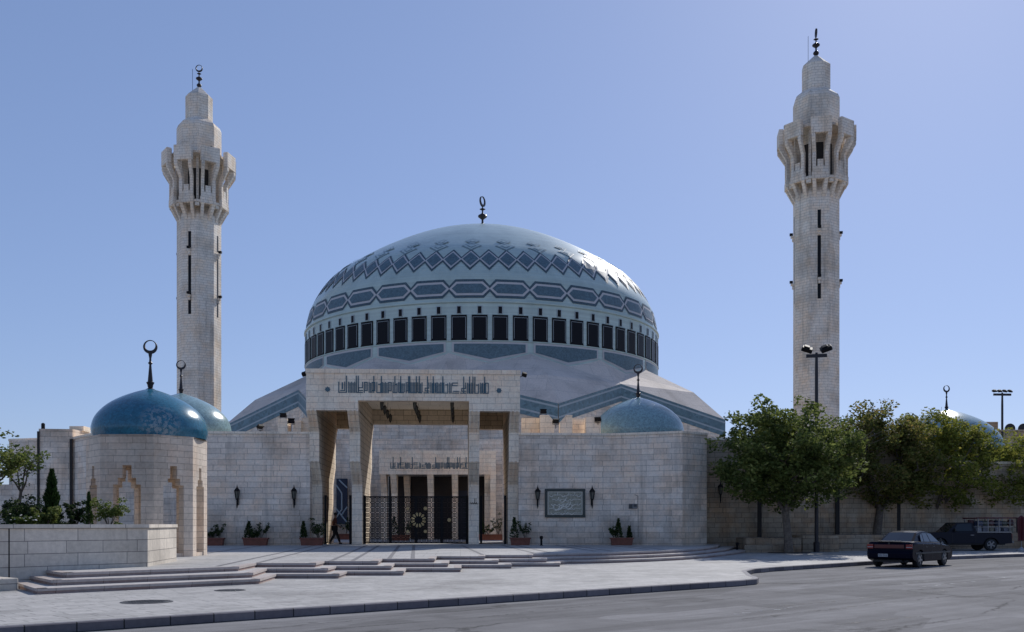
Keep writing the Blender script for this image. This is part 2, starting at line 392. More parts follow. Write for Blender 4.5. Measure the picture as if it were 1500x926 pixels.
SAW = [(-7.1,25.5),(-7.24,27.8),(-5.56,27.8),(-5.6,29.3),(-4.0,29.3),(-4.15,31.3),(-2.48,31.3),(-2.6,33.7),(-.94,33.7),(-.98,35.1),(.72,35.1)]
TOP = [(-14.5,29),(-11.3,23.7),(-10.1,22.2)]+SAW+[(.75,36.1),(1.67,36.9),(3.6,38.0),(5.5,39.8),(7.4,42.4),(9.1,46),(10.4,49.8),(11.4,54)]
MIDL = [(-14.7,29),(-11.45,23.3),(-9.94,21.3)]+[(-6.5,24.6)]+[(x+.48,y-.75) for x,y in SAW[1:]]+[(1.25,35.75),(1.8,36.45),(3.6,37.3),(5.4,38.9),(7.2,41.1),(8.7,44),(10.4,48),(12.3,54)]
BOT = [(-14.9,29),(-11.6,22.9),(-9.8,20.3)]+[(-6.15,23.9)]+[(x+.92,y-1.5) for x,y in SAW[1:]]+[(1.7,35.2),(2.0,36.0),(3.6,36.6),(5.3,38.0),(6.9,39.8),(8.3,42.1),(10.3,46.2),(13.4,54)]
for nm, pl, z0, z1, mt in (('lower_step',BOT,-.1,.267,'tread'),('middle_step',MIDL,.1,.383,'tread'),('plaza',TOP,.1,.5,'plaza')):
    m = MB(); m.prism(pl+[(pl[-1][0],82),(-60,82),(-60,29)], z0, z1, bot=False, mtop=1)
    struct(m.build(nm, [M['step'], M[mt]]))
# nosing course: a slightly darker lip line just under every tread edge
m = MB()
for pl, z in ((BOT,.267),(MIDL,.383),(TOP,.5)):
    for i in range(1, len(pl)-1):
        a, b = Vector(pl[i]), Vector(pl[i+1]); t = (b-a)
        if t.length < .05: continue
        t.normalize(); n = Vector((t.y,-t.x))
        a2, b2 = a+n*.025, b+n*.025
        m.prism([a2,b2,b-n*.2,a-n*.2], z-.055, z+.004)
struct(m.build('step_edge', M['lip']))
def saw_y(x):
    ys = []
    pl = TOP
    for i in range(len(pl)-1):
        (x0,y0),(x1,y1) = pl[i],pl[i+1]
        if min(x0,x1)-.3 <= x <= max(x0,x1)+.3: ys += [y0,y1]
    return max(ys)+.25 if ys else 40
b = MB()
for x48 in (-12.6,-9.9,-9.2,-7.25,-6.6,-5.55,-4.8,-2.3,-.2,.5,2.6,3.3,5.4,6.1):
    y1 = 50.9+(x48+5.2)*.052; k_ = -.098
    x0 = lambda y: x48+(y-48)*k_
    y0 = 30
    for it in range(5): y0 = saw_y(x0(y0))
    if x48 < -12: y0 = 36
    b.poly([(x0(y0)-.07,y0,.505),(x0(y0)+.07,y0,.505),(x0(y1)+.07,y1,.505),(x0(y1)-.07,y1,.505)])
for y in (46.2,47.2): b.poly([(-10.8,y-.06,.5065),(7,y+.8,.5065),(7,y+.92,.5065),(-10.8,y+.06,.5065)])
struct(b.build('paving_band', M['band']))
# faded lane lines on the road
def road_line(px0, py0, px1, py1, wd, m_):
    a = Vector(((px0-750)*1.6/(py0-768), 1440*1.6/(py0-768))); c = Vector(((px1-750)*1.6/(py1-768), 1440*1.6/(py1-768)))
    t = (c-a).normalized(); n = Vector((t.y,-t.x))*wd/2; m_.poly([(*(a+n),.004),(*(c+n),.004),(*(c-n),.004),(*(a-n),.004)])
def worn(name, col, thr):
    m = mat(name, col, .8); t = NT(m); n = t.noise(4, 5, .75, t.obj())
    r_ = t.ramp(n.outputs[0], [(thr,G(0)),(thr+.12,G(1))]); t.link(r_.outputs[0], t.b.inputs['Alpha']); return m
m = MB()
for a in ((1290,858,1375,850,.14),(1345,860,1440,851,.14),(1060,902,1180,888,.14),(1455,848,1700,828,.14)): road_line(*a, m)
struct(m.build('lane_marking', worn('worn_road_paint', (.30,.31,.33), .50)))
m = MB()
for a in ((1090,893,1400,864,.10),(1110,904,1330,879,.08),(1225,915,1350,903,.10),(700,905,930,880,.07)): road_line(*a, m)
struct(m.build('road_crack', worn('tar_seam', (.05,.05,.055), .50)))

# manhole covers in the pavement
def manhole(px, py, r_, label):
    Y = F*1.45/(py-768); o = thing('manhole_cover', label, 'manhole cover', ((px-750)/F*Y, Y, .15), R(-40), 'manhole covers in the pavement')
    a = MB(); a.lathe([(r_*1.12,-.05),(r_*1.12,.008),(r_,.012),(r_,.004)], 28); a.build('rim', M['manhole'], o)
    a = MB(); a.lathe([(r_*.96,-.02),(r_*.96,.010)], 28)
    for i in range(-3,4):
        for j in range(-3,4):
            if math.hypot(i,j) < 3.4: a.box((i*r_*.25-.03,j*r_*.25-.03,.01),(i*r_*.25+.03,j*r_*.25+.03,.016))
    a.build('lid', M['manhole'], o)
manhole(215,882,.42,'round iron manhole cover in the pale pavement in front of the left steps')
manhole(337,865,.30,'smaller dark manhole cover close to the bottom step of the left flight')

# ---- raised garden bed at the left
t = thing('garden_wall', 'long pale stone retaining wall of the raised garden bed with a bright end face', 'wall', (0,0,0))
BED = [(-9.45,25.5),(-10.0,29.3),(-11.3,31.1),(-16,31.3),(-40,31.3),(-40,14.5),(-18,14.5)]
a = MB(); a.prism(BED, 0, 1.50, bot=False); a.build('wall', M['planter'], t)
cap = MB()
n = len(BED); cx = sum(q[0] for q in BED)/n; cy = sum(q[1] for q in BED)/n
out = offset_line(BED+[BED[0]], .035)[:n]; out[0] = (BED[0][0]+.05, BED[0][1]-.02)
inn = offset_line(BED+[BED[0]], -.35)[:n]; inn[0] = (BED[0][0]-.42, BED[0][1]+.06)
for i in range(n):
    j = (i+1)%n
    cap.prism([out[i],out[j],inn[j],inn[i]], 1.50, 1.598)
cap.build('capstone', M['planter'], t, uvoff=(0,.3))
a = MB(); a.prism(inn, 1.4, 1.53, bot=False); a.build('soil', M['soil'], t)
# movement joint
a = MB(); q = Vector((-11.62,22.71)); d = Vector((2.1,2.7)).normalized(); nn = Vector((d.y,-d.x))
a.prism([q-d*.015+nn*.004, q+d*.015+nn*.004, q+d*.015-nn*.02, q-d*.015-nn*.02], .15, 1.5); a.build('joint', M['black'], t)
a = MB(); a.prism([(-10.82,21.55),(-11.75,22.3),(-16,17.6),(-15.1,16.7)], .1, .42); o = a.build('stone_bench', M['planter'], bevel=.015)
tag(o, 'low pale stone block against the garden wall at the far left', 'bench')
# ================================================================== FINIALS
def finial(kind, h, parent=None, loc=(0,0,0), face=0.0, name='finial'):
    """kind tall: turned cone with ring crescent; slim: beads with slender crescent"""
    m = MB()
    if kind == 'tall':
        s = h/1.0
        prof = [(.075,0),(.085,.015),(.04,.04),(.05,.06),(.055,.1),(.068,.125),(.078,.15),(.05,.165),(.048,.18),(.022,.48),(.022,.50),(.046,.53),(.022,.56),(.020,.62),(.036,.70),(.03,.72)]
        m.lathe([(r_*s,z*s) for r_,z in prof], 14)
        rc, zc = .135*s, .845*s
        n = 28; pts_o = []; pts_i = []
        for i in range(n+1):
            a = R(-90)+ (i/n)*2*PI; 
            thick = (.012+.052*(.5+.5*math.cos(a+PI/2))**1.2)*s
            pts_o.append((rc*math.cos(a), zc+rc*math.sin(a))); pts_i.append(((rc-thick)*math.cos(a), zc+(rc-thick)*math.sin(a)))
        y = .018*s
        for i in range(n):
            a,b,c,d = pts_o[i],pts_o[i+1],pts_i[i+1],pts_i[i]
            A=[(q[0],-y,q[1]) for q in (a,b,c,d)]; B=[(q[0],y,q[1]) for q in (a,b,c,d)]
            m.poly(A); m.poly(B[::-1]); m.poly([A[0],B[0],B[1],A[1]]); m.poly([A[3],A[2],B[2],B[3]])
    else:
        s = h
        prof = [(.05,0),(.055,.06),(.03,.07),(.085,.12),(.10,.16),(.085,.20),(.03,.25),(.028,.33),(.04,.35),(.12,.41),(.13,.435),(.12,.46),(.04,.51),(.022,.53),(.022,.60),(.085,.635),(.02,.67),(.015,.70)]
        m.lathe([(r_*s,z*s) for r_,z in prof], 14)
        rc, zc = .145*s, .85*s; n = 28; y = .02*s
        for i in range(n):
            q = []
            for a in (R(-90)+(i/n)*2*PI, R(-90)+((i+1)/n)*2*PI):
                th = (.010+.05*(.5+.5*math.cos(a+PI/2)))*s
                q.append(((rc*math.cos(a), zc+rc*math.sin(a)), ((rc-th)*math.cos(a), zc+(rc-th)*math.sin(a))))
            a_,b_,c_,d_ = q[0][0],q[1][0],q[1][1],q[0][1]
            A=[(p_[0],-y,p_[1]) for p_ in (a_,b_,c_,d_)]; B=[(p_[0],y,p_[1]) for p_ in (a_,b_,c_,d_)]
            m.poly(A); m.poly(B[::-1]); m.poly([A[0],B[0],B[1],A[1]]); m.poly([A[3],A[2],B[2],B[3]])
    o = m.build(name, M['bronze'], parent, smooth=40); o.location = loc; o.rotation_euler = (0,0,face)
    return o
# ================================================================== PRAYER HALL
CX, CY = -3.0, 100.0
hall = thing('mosque_prayer_hall', 'great mosque hall with a huge pale blue patterned dome on a windowed drum', 'mosque', (CX,CY,0))
def pol(th, r, z):            # theta in degrees from the front (-Y) towards +X, local to the hall
    return (r*math.sin(R(th)), -r*math.cos(R(th)), z)
PROF = [(17.62,15.0),(17.62,20.4),(17.35,21.6),(17.15,22.5),(16.5,23.65),(15.3,25.28),(13.5,26.62),(11.0,28.13),(8.0,29.6),(5.0,30.65),(2.0,31.2),(0.01,31.45)]
# smooth the upper profile
def catmull(P_, n=6):
    out = []
    for i in range(len(P_)-1):
        p0 = P_[max(i-1,0)]; p1 = P_[i]; p2 = P_[i+1]; p3 = P_[min(i+2,len(P_)-1)]
        for k_ in range(n):
            u = k_/n
            out.append(tuple(.5*((2*p1[j])+(-p0[j]+p2[j])*u+(2*p0[j]-5*p1[j]+4*p2[j]-p3[j])*u*u+(-p0[j]+3*p1[j]-3*p2[j]+p3[j])*u**3) for j in (0,1)))
    out.append(P_[-1]); return out
UP = catmull(PROF[1:], 6); FULL = UP
arc = [0]
for i in range(1,len(UP)): arc.append(arc[-1]+math.dist(UP[i],UP[i-1]))
ra = np.array([q[0] for q in UP]); za = np.array([q[1] for q in UP]); aa = np.array(arc)
def surf(x, s, off, ref=17.3):
    """x metres along the ring at radius ref (theta = x/ref), s metres of arc above z=20.4 (negative: down the drum)"""
    th = x/ref
    if s < 0: r_, z = 17.62+off, 20.4+s
    else:
        r_ = float(np.interp(s,aa,ra)); z = float(np.interp(s,aa,za))
        s2 = min(s+.05, aa[-1]); s1 = max(s-.05,0)
        dr = float(np.interp(s2,aa,ra)-np.interp(s1,aa,ra)); dz = float(np.interp(s2,aa,za)-np.interp(s1,aa,za)); L = math.hypot(dr,dz)
        r_ += off*dz/L; z += -off*dr/L
    return (r_*math.sin(th), -r_*math.cos(th), z)
m = MB(); m.lathe([(17.62,14.0),(17.62,16.9),(17.70,16.95),(17.70,17.02),(17.62,17.05),(17.62,20.15),(17.76,20.2),(17.76,20.32),(17.62,20.36)], 128, cap=False)
m.build('drum', M['tile'], hall, smooth=30)
m = MB(); m.lathe([(17.62,20.36)]+FULL, 160, cap=False); dome = m.build('dome_shell', M['tile'], hall, smooth=30)
def fill(m, poly, off, x0, s0, cols=4, ref=17.3):
    xs = [q[0] for q in poly]; xa, xb = min(xs), max(xs); n = len(poly)
    def span(x):
        ys = []
        for i in range(n):
            (ax,ay),(bx,by) = poly[i],poly[(i+1)%n]
            if abs(ax-bx) < 1e-9:
                if abs(x-ax) < 4e-6: ys += [ay,by]
            elif min(ax,bx)-2e-6 <= x <= max(ax,bx)+2e-6: ys.append(ay+(by-ay)*(x-ax)/(bx-ax))
        return min(ys), max(ys)
    cuts = sorted(set([round(q,6) for q in xs]+[xa+(xb-xa)*i/cols for i in range(cols+1)]))
    cuts = [c for i,c in enumerate(cuts) if i == 0 or c-cuts[i-1] > 1e-4]
    sp = [span(c) for c in cuts]
    for i in range(len(cuts)-1):
        lo0,hi0 = sp[i]; lo1,hi1 = sp[i+1]; rows = 2
        for k_ in range(rows):
            f0,f1 = k_/rows,(k_+1)/rows
            m.poly([surf(x0+cuts[i],s0+lo0+(hi0-lo0)*f0,off,ref), surf(x0+cuts[i+1],s0+lo1+(hi1-lo1)*f0,off,ref),
                    surf(x0+cuts[i+1],s0+lo1+(hi1-lo1)*f1,off,ref), surf(x0+cuts[i],s0+lo0+(hi0-lo0)*f1,off,ref)])
PH = R(-1.9)
# hexagon chain
ref = 17.3; SP = 2*PI*ref/32
dk, pl_, mi_ = MB(), MB(), MB()
for k_ in range(32):
    x0 = PH*ref+k_*SP; s0 = 1.02; h = SP/2
    for mb, ex, hy, off in ((dk, .24, .84, .035+.006*(k_%2)), (pl_, .02, .62, .055), (mi_, -.22, .43, .075)):
        H = h+ex; fl = h*.66+ex*.35
        fill(mb, [(-H,0),(-fl,-hy),(fl,-hy),(H,0),(fl,hy),(-fl,hy)], off, x0, s0, 5)
dk.build('hexagon_border', M['tile_navy'], hall); pl_.build('hexagon_line', M['pale_line'], hall); mi_.build('hexagon_panel', M['tile_mid'], hall)
# diamond lattice
dk, pl_, mi_ = MB(), MB(), MB()
SD = 2*PI*ref/64
for k_ in range(64):
    x0 = PH*ref+k_*SD; s0 = 4.15; h = SD/2
    for mb, ex, hy, off in ((dk, .20, 1.36, .035+.006*(k_%2)), (pl_, .035, 1.08, .055+.002*(k_%2)), (mi_, -.13, .84, .075)):
        fill(mb, [(-h-ex,0),(0,-hy),(h+ex,0),(0,hy)], off, x0, s0, 4)
dk.build('diamond_border', M['tile_navy'], hall); pl_.build('diamond_line', M['pale_line'], hall); mi_.build('diamond_panel', M['tile_mid'], hall)
# small crown diamonds
dk, pl_, mi_ = MB(), MB(), MB()
for k_ in range(32):
    x0 = PH*ref+k_*2*SD
    for j,(s0,hw,hy) in enumerate(((6.15,1.05,.85),(7.25,.85,.75))):
        o_ = .012*j
        for mb, q, off in ((dk,1.0,.045+o_),(pl_,.80,.052+o_),(dk,.50,.059+o_),(mi_,.34,.066+o_)):
            fill(mb, [(-hw*q,0),(0,-hy*q),(hw*q,0),(0,hy*q)], off, x0, s0, 2)
dk.build('crown_border', M['crown'], hall); pl_.build('crown_line', M['tile'], hall); mi_.build('crown_panel', M['tile'], hall)
# skirt panels under the windows
dk, pl_, st = MB(), MB(), MB()
for k_ in range(16):
    x0 = R(-7.5+11.25+22.5*k_)*ref; hw = SP-.26
    top, side, low = -3.5, -4.35, -5.2
    fill(pl_, [(-hw,side),(-hw,top),(hw,top),(hw,side),(0,low)], .03, x0, 0, 8)
    hw -= .17
    fill(dk, [(-hw,side+.02),(-hw,top-.17),(hw,top-.17),(hw,side+.02),(0,low+.24)], .055, x0, 0, 8)
pl_.build('skirt_line', M['pale_line'], hall); dk.build('skirt_panel', M['tile_mid'], hall)
# windows
f = MB()
f.box((17.60,-.66,17.09),(17.68,.66,19.09)); f.box((17.60,-.68,17.03),(17.72,.68,17.09)); f.box((17.60,-.66,19.09),(17.70,.66,19.15))
win = f.build('drum_window', M['black'], hall)
gl = MB(); gl.box((17.68,-.62,17.12),(17.69,.62,19.06)); gl = gl.build('pane', M['dark_glass'], win)
fb = MB()
for y in (-.56,.56): fb.box((17.69,y-.014,17.2),(17.70,y+.014,18.98))
fb.box((17.69,-.56,18.96),(17.70,.56,18.985)); fb = fb.build('frame', M['thin_line'] if 'thin_line' in M else M['eave_line'], win)
v = MB(); v.box((17.60,-.21,19.24),(17.67,.21,19.92)); v.box((17.67,-.15,19.28),(17.68,.15,19.86),1); vent = v.build('drum_vent', [M['eave_line'], M['dark_glass']], hall)
for k_ in range(64):
    a = R(-7.5+2.8125+5.625*k_-90)
    if k_ == 0: win.rotation_euler.z = a; vent.rotation_euler.z = a
    else:
        c = copy_tree(win, hall); c.rotation_euler.z = a
        c = vent.copy(); COL.objects.link(c); c.rotation_euler.z = a
# star shaped roof and walls
RC, RI, ZC, ZI, RP, ZP = 25.3, 20.2, 10.9, 13.6, 22.4, 13.5
roof, wl = MB(), MB()
ln, bl = MB(), MB()
for k_ in range(8):
    tc = 15+45*k_; tl = tc-22.5; tr = tc+22.5
    C = Vector(pol(tc,RC,ZC)); IL = Vector(pol(tl,RI,ZI)); IR = Vector(pol(tr,RI,ZI)); Pk = Vector(pol(tc,RP,ZP))
    DC = Vector(pol(tc,17.60,16.0)); DL = Vector(pol(tl,17.60,16.0)); DR = Vector(pol(tr,17.60,16.0))
    ML = Vector(pol(tc-11.25,17.60,15.15)); MR = Vector(pol(tc+11.25,17.60,15.15))
    EL = C.lerp(IL,.42)
    for q in ((C,Pk,EL),(EL,Pk,IL),(C,IR,Pk)): roof.poly([tuple(x) for x in q])
    roof.poly([tuple(x) for x in (IL,Pk,ML)]); roof.poly([tuple(x) for x in (Pk,DC,ML)]); roof.poly([tuple(x) for x in (IL,ML,DL)])
    roof.poly([tuple(x) for x in (Pk,IR,MR)]); roof.poly([tuple(x) for x in (Pk,MR,DC)]); roof.poly([tuple(x) for x in (IR,DR,MR)])
    for A,B in ((IL,C),(C,IR)):
        n_ = Vector(((B-A).y,-(B-A).x,0)).normalized()
        if n_.dot(C) < 0: n_ = -n_
        wl.poly([(A.x,A.y,0),(B.x,B.y,0),tuple(B),tuple(A)])
        def strip(mb, d0, d1, off):
            o_ = n_*off
            e = .0
            mb.poly([tuple(A+o_-Vector((0,0,d1))),tuple(B+o_-Vector((0,0,d1))),tuple(B+o_-Vector((0,0,d0))),tuple(A+o_-Vector((0,0,d0)))])
            mb.poly([tuple(A+o_-Vector((0,0,d1))),tuple(B+o_-Vector((0,0,d1))),tuple(B-Vector((0,0,d1))),tuple(A-Vector((0,0,d1)))])
        strip(bl, .02, .22, .05); strip(ln, .22, .36, .06); strip(bl, .36, 1.02, .05); strip(ln, 1.02, 1.16, .06); strip(bl, 1.16, 1.50, .05)
roof.build('roof', M['roof'], hall); wl.build('wall', M['wall'], hall); ln.build('eave_line', M['eave_line'], hall); bl.build('eave_band', M['eave_blue'], hall)
finial('slim', 3.6, hall, (0,0,31.35), R(62))

# ================================================================== MINARETS
def minaret(x, y, rz, label, crescent):
    t = thing('minaret', label, 'minaret', (x,y,0), rz, 'minarets of the mosque')
    a0 = R(22.5)
    c8 = 1/math.cos(R(22.5))
    m = MB(); m.lathe([(2.08*c8,0),(2.08*c8,33.8),(1.45*c8,34.8),(1.45*c8,40.4)], 8, a0=a0); m.build('shaft', M['minaret'], t, uvoff=(x,0))
    m = MB(); m.lathe([(2.1*c8,40.1),(2.1*c8,43.2),(1.95*c8,43.6),(1.28*c8,44.2),(1.28*c8,46.7),(.25,47.75)], 8, a0=a0); m.build('upper_tower', M['minaret'], t)
    # gallery bays
    g_ = MB(); core = MB(); core.lathe([(2.70*c8,34.85),(2.70*c8,35.1)], 8, a0=a0); core.lathe([(2.95*c8,39.8),(2.95*c8,40.05)], 8, a0=a0)
    core.build('gallery_floor', M['minaret'], t)
    prof = [(3.62,40.4),(3.62,38.5),(2.9,37.3),(2.9,34.8),(2.12,33.3),(1.95,33.3),(1.95,33.7),(2.55,35.0),(2.55,37.5),(3.10,38.6),(3.10,40.4)]
    bay = MB()
    M4 = Matrix(((1,0,0,0),(0,0,1,0),(0,1,0,0),(0,0,0,1)))    # (a=r -> x, b=z -> z, c=t -> y)
    # convex pieces so that caps triangulate well
    pcs = [[prof[0],prof[1],prof[9],prof[10]],[prof[1],prof[2],prof[8],prof[9]],[prof[2],prof[3],prof[7],prof[8]],[prof[3],prof[4],(1.80,33.3),(1.80,33.7),prof[7]]]
    def fin(w0, w1):
        for s in (-1,1):
            # the fin narrows inwards with the frame
            i = len(bay.v); n_ = len(prof)
            def hw(r_): return .55+ (r_-2.0)*.24
            A = [(r_, s*hw(r_), z) for r_,z in prof]; B = [(r_, s*(hw(r_)-.34), z) for r_,z in prof]
            for q in range(n_): bay.poly([A[q],A[(q+1)%n_],B[(q+1)%n_],B[q]])
            for pc in pcs:
                bay.poly([(r_, s*hw(r_), z) for r_,z in pc]); bay.poly([(r_, s*(hw(r_)-.34), z) for r_,z in pc][::-1])
    fin(0,0)
    h4 = .55+(3.62-2)*.24-.33; h3 = .55+(2.9-2)*.24-.33
    bay.box((3.22,-h4-.345,38.9),(3.65,h4+.345,40.42))
    bay.box((2.6,-h3-.345,34.75),(2.94,h3+.345,35.45)); bay.box((2.6,-h3,35.45),(2.87,h3,35.95)); bay.box((2.65,-h3*.62,35.95),(2.87,h3*.62,36.6))
    b0 = bay.build('gallery_bay', M['minaret'], t); b0.rotation_euler.z = R(-90)
    for k_ in range(1,8):
        c = b0.copy(); COL.objects.link(c); c.rotation_euler.z = R(-90+45*k_)
    m = MB(); m.box((1.40,-.56,35.12),(1.49,.56,38.75)); gd = m.build('gallery_shade', M['flat_dark'], t); gd.rotation_euler.z = R(-90)  # dark panels painting the shade deep inside each gallery opening
    for k_ in range(1,8):
        c = gd.copy(); COL.objects.link(c); c.rotation_euler.z = R(-90+45*k_)
    m = MB(); m.box((1.3,-.12,35.0),(2.35,.12,39.9)); pw = m.build('light_block', M['minaret'], t); pw.rotation_euler.z = R(-67.5)  # radial walls added to stop light and keep the openings dark
    for k_ in range(1,8):
        c = pw.copy(); COL.objects.link(c); c.rotation_euler.z = R(-67.5+45*k_)
    # link blocks between the bays
    s_ = MB(); s_.box((2.5,-.22,34.5),(2.8,.22,35.05)); s0 = s_.build('link_block', M['minaret'], t); s0.rotation_euler.z = R(-67.5)
    for k_ in range(1,8):
        c = s0.copy(); COL.objects.link(c); c.rotation_euler.z = R(-67.5+45*k_)
    # stair slits and lamp brackets on the four main facets
    sl_ = MB(); 
    for z0,z1 in ((30.3,32.0),(23.4,29.5)): sl_.box((2.07,-.16,z0),(2.09,.16,z1))
    sl_ = sl_.build('stair_slit', M['dark_glass'], t); sl_.rotation_euler.z = R(-90)
    br = MB()
    for z in (25.2,29.9):
        br.box((2.09,-.14,z),(2.42,.14,z+.2)); br.box((2.09,-.10,z-.35),(2.28,.10,z))
        br.box((2.22,-.13,z+.25),(2.52,.13,z+.48),1); br.box((2.33,-.03,z+.2),(2.39,.03,z+.25),1)
    br = br.build('lamp_bracket', [M['minaret'],M['black']], t); br.rotation_euler.z = R(-90)
    for k_ in range(1,4):
        for o_ in (sl_, br):
            c = o_.copy(); COL.objects.link(c); c.rotation_euler.z = R(-90+90*k_)
    finial(*crescent[:2], t, (0,0,47.6), crescent[2])
    rod = MB(); rod.tube([(-.75,0,44.2),(-.75,0,49.8)], .02, 5); rod.build('lightning_rod', M['black'], t)
    # gallery loudspeakers and birds-nest of fittings
    sp = MB(); sp.box((-3.2,-1.2,40.4),(-2.95,-.95,40.68)); sp.box((2.3,-2.2,40.42),(2.5,-2.0,40.65)); sp.build('fitting', M['black'], t)
    return t
minaret(-33.1,104,R(-9),'tall octagonal stone minaret rising behind the blue domed kiosk, crescent facing the viewer','slim 2.6 0'.split() and ('slim',2.6,R(9)))
minaret(30.0,97,R(-9),'tall octagonal stone minaret rising behind the street trees, crescent seen edge-on',('slim',2.9,R(92)))
# ================================================================== SMALL DOMES
DP = catmull([(.965,0),(.99,.09),(.995,.18),(.95,.34),(.845,.49),(.69,.625),(.50,.735),(.29,.825),(.11,.885),(.02,.915),(.001,.92)], 4)
def small_dome(R0, parent, loc, m_, fin, facing=0, name='dome'):
    m = MB(); m.lathe([(r_*R0,z*R0) for r_,z in DP], 56, cap=False)
    d = m.build(name, m_, parent, smooth=40); d.location = loc
    finial('tall', fin, d, (0,0,R0*.885), facing); return d
def wall_seg(m, a, b, z0, z1, th, mi=0):
    a, b = Vector(a), Vector(b); t = (b-a).normalized(); n = Vector((-t.y,t.x))*th
    m.prism([a,b,b+n,a+n], z0, z1, mi)
def coping(pl, z, m, over=.05, h=.14, close=False, depth=.5):
    """slightly proud coping course along the outside of an open line"""
    o1 = offset_line(pl, over); o2 = offset_line(pl, -depth)
    for i in range(len(pl)-1): m.prism([o1[i],o1[i+1],o2[i+1],o2[i]], z, z+h)

# ================================================================== FORECOURT BUILDING (left and right ranges)
RZ = R(3); GO = Vector((-5.03,50.3,0))
def gw(x, y):           # portal coordinates to world xy
    return (GO.x+x*math.cos(RZ)-y*math.sin(RZ), GO.y+x*math.sin(RZ)+y*math.cos(RZ))
WT = 6.42
left = thing('forecourt_building', 'pale stone range left of the portal with two wall lanterns and a small dome', 'building', (0,0,0), 0, 'stone ranges beside the portal')
LF = [(-28.4,55.5),(-24.2,54.3),(-21.9,51.6),(-20.0,50.2),(-17.2,50.0),(-15.9,51.0), gw(-5.45,1.25)]
m = MB(); m.prism(LF+[gw(-5.45,6.9),(-10.9,60.2),(-28.4,61.5)], .3, WT-.14, bot=False); m.build('wall', M['wall'], left)
m = MB(); coping(LF, WT-.14, m); m.build('coping', M['gate'], left)
small_dome(2.72, left, (-18.45,54.8,WT), M['mosaic'], 1.95, R(3))
right = thing('forecourt_building', 'pale stone range right of the portal with the framed plaque and grey blue dome', 'building', (0,0,0), 0, 'stone ranges beside the portal')
RF = [gw(5.45,1.25),(5.25,52.15),(6.45,51.75),(8.8,50.75),(10.28,51.9),(10.75,54.6),(24.0,57.2)]
m = MB(); m.prism(RF[:6]+[(10.75,62),(-.6,62),gw(5.45,6.9)], .3, WT-.14, bot=False); m.build('wall', M['wall'], right)
m = MB(); m.prism([(10.75,54.6),(24,57.2),(24,62),(10.75,62)], .0, WT-.14, bot=False); m.build('side_wall', M['yard'], right)
m = MB(); coping(RF, WT-.14, m); m.build('coping', M['gate'], right)
small_dome(2.66, right, (7.42,57.8,WT+.22), M['mosaic'], 2.05, R(-20))
# roof blocks standing behind the parapets
def roof_block(parent, px0, px1, pyt, Y, notch=0):
    a, b = P(px0,pyt,Y), P(px1,pyt,Y); m = MB(); z0 = WT-.2; z1 = a.z
    if notch == 1: pl = [(a.x,z0),(b.x,z0),(b.x,z1-.35),(b.x-.3,z1),(a.x,z1)]
    elif notch == -1: pl = [(a.x,z0),(b.x,z0),(b.x,z1),(a.x+.35,z1),(a.x,z1-.4)]
    else: pl = [(a.x,z0),(b.x,z0),(b.x,z1),(a.x,z1)]
    m.ext(pl, Matrix(((1,0,0,0),(0,0,1,0),(0,1,0,0),(0,0,0,1))), Y, Y+.9); m.build('roof_block', M['gate'], parent)
for a in ((764,790,612,54.6,0),(791,812,608,54,1),(820,838.5,608,54,-1),(838.6,858,613,55.2,0),(858.3,880,610,54,0)): roof_block(right, *a)
for a in ((407,421,613,54,0),(429.5,441,616,54.3,0),(441.5,452,612,54.6,0)): roof_block(left, *a)
# far left garden ranges
fl = thing('garden_building', 'stepped stone block with a chimney behind the garden trees at far left', 'building', (0,0,0))
m = MB(); m.prism([(-26.0,54.0),(-24.25,54.25),(-24.0,60),(-26.0,60)], .3, 6.85, bot=False); m.build('tall_bay', M['wall'], fl)
m = MB(); m.box((-24.9,55.3,6.85),(-24.1,56.2,7.12)); m.build('chimney', M['gate'], fl)
m = MB(); m.prism([(-27.6,54.3),(-26.0,54.02),(-26.0,60),(-27.6,60)], .3, 6.25, bot=False); m.build('low_bay', M['wall'], fl)
m = MB(); m.prism([(-48,54.5),(-27.6,54.4),(-27.6,60),(-48,60)], .3, 3.8, bot=False); m.build('garden_range', M['wall'], fl)
for a_,b_ in (((-26.06,53.93,.4),(-25.94,53.99,6.7)),((-24.35,54.1,.4),(-24.22,54.2,6.3))): m = MB(); m.box(a_,b_); m.build('dark_wall_strip', M['flat_dark'], fl)
m = MB(); m.lathe([(.10,6.85),(.10,7.15),(.03,7.2)], 10, (-25.9,54.3,0)); m.build('vent_cap', M['black'], fl)
# right boundary wall behind the street trees
rw = thing('boundary_wall', 'weathered stone boundary wall behind the street trees and parked pickup', 'wall', (0,0,0))
m = MB(); wall_seg(m, (24.0,57.2), (46,63), 0, 5.2, .6); m.build('wall', M['yard'], rw)
m = MB(); coping([(24.0,57.2),(46,63)], 5.2, m); m.build('coping', M['gate'], rw)
for px, Y in ((1112,54.95),(1226,56.05),(1315,57.0)):
    m = MB(); x = (px-750)/F*Y; m.box((x-.11,Y-.14,.3),(x+.11,Y-.03,6.0)); m.build('dark_wall_strip', M['flat_dark'], right)  # dark upright strip along the wall face

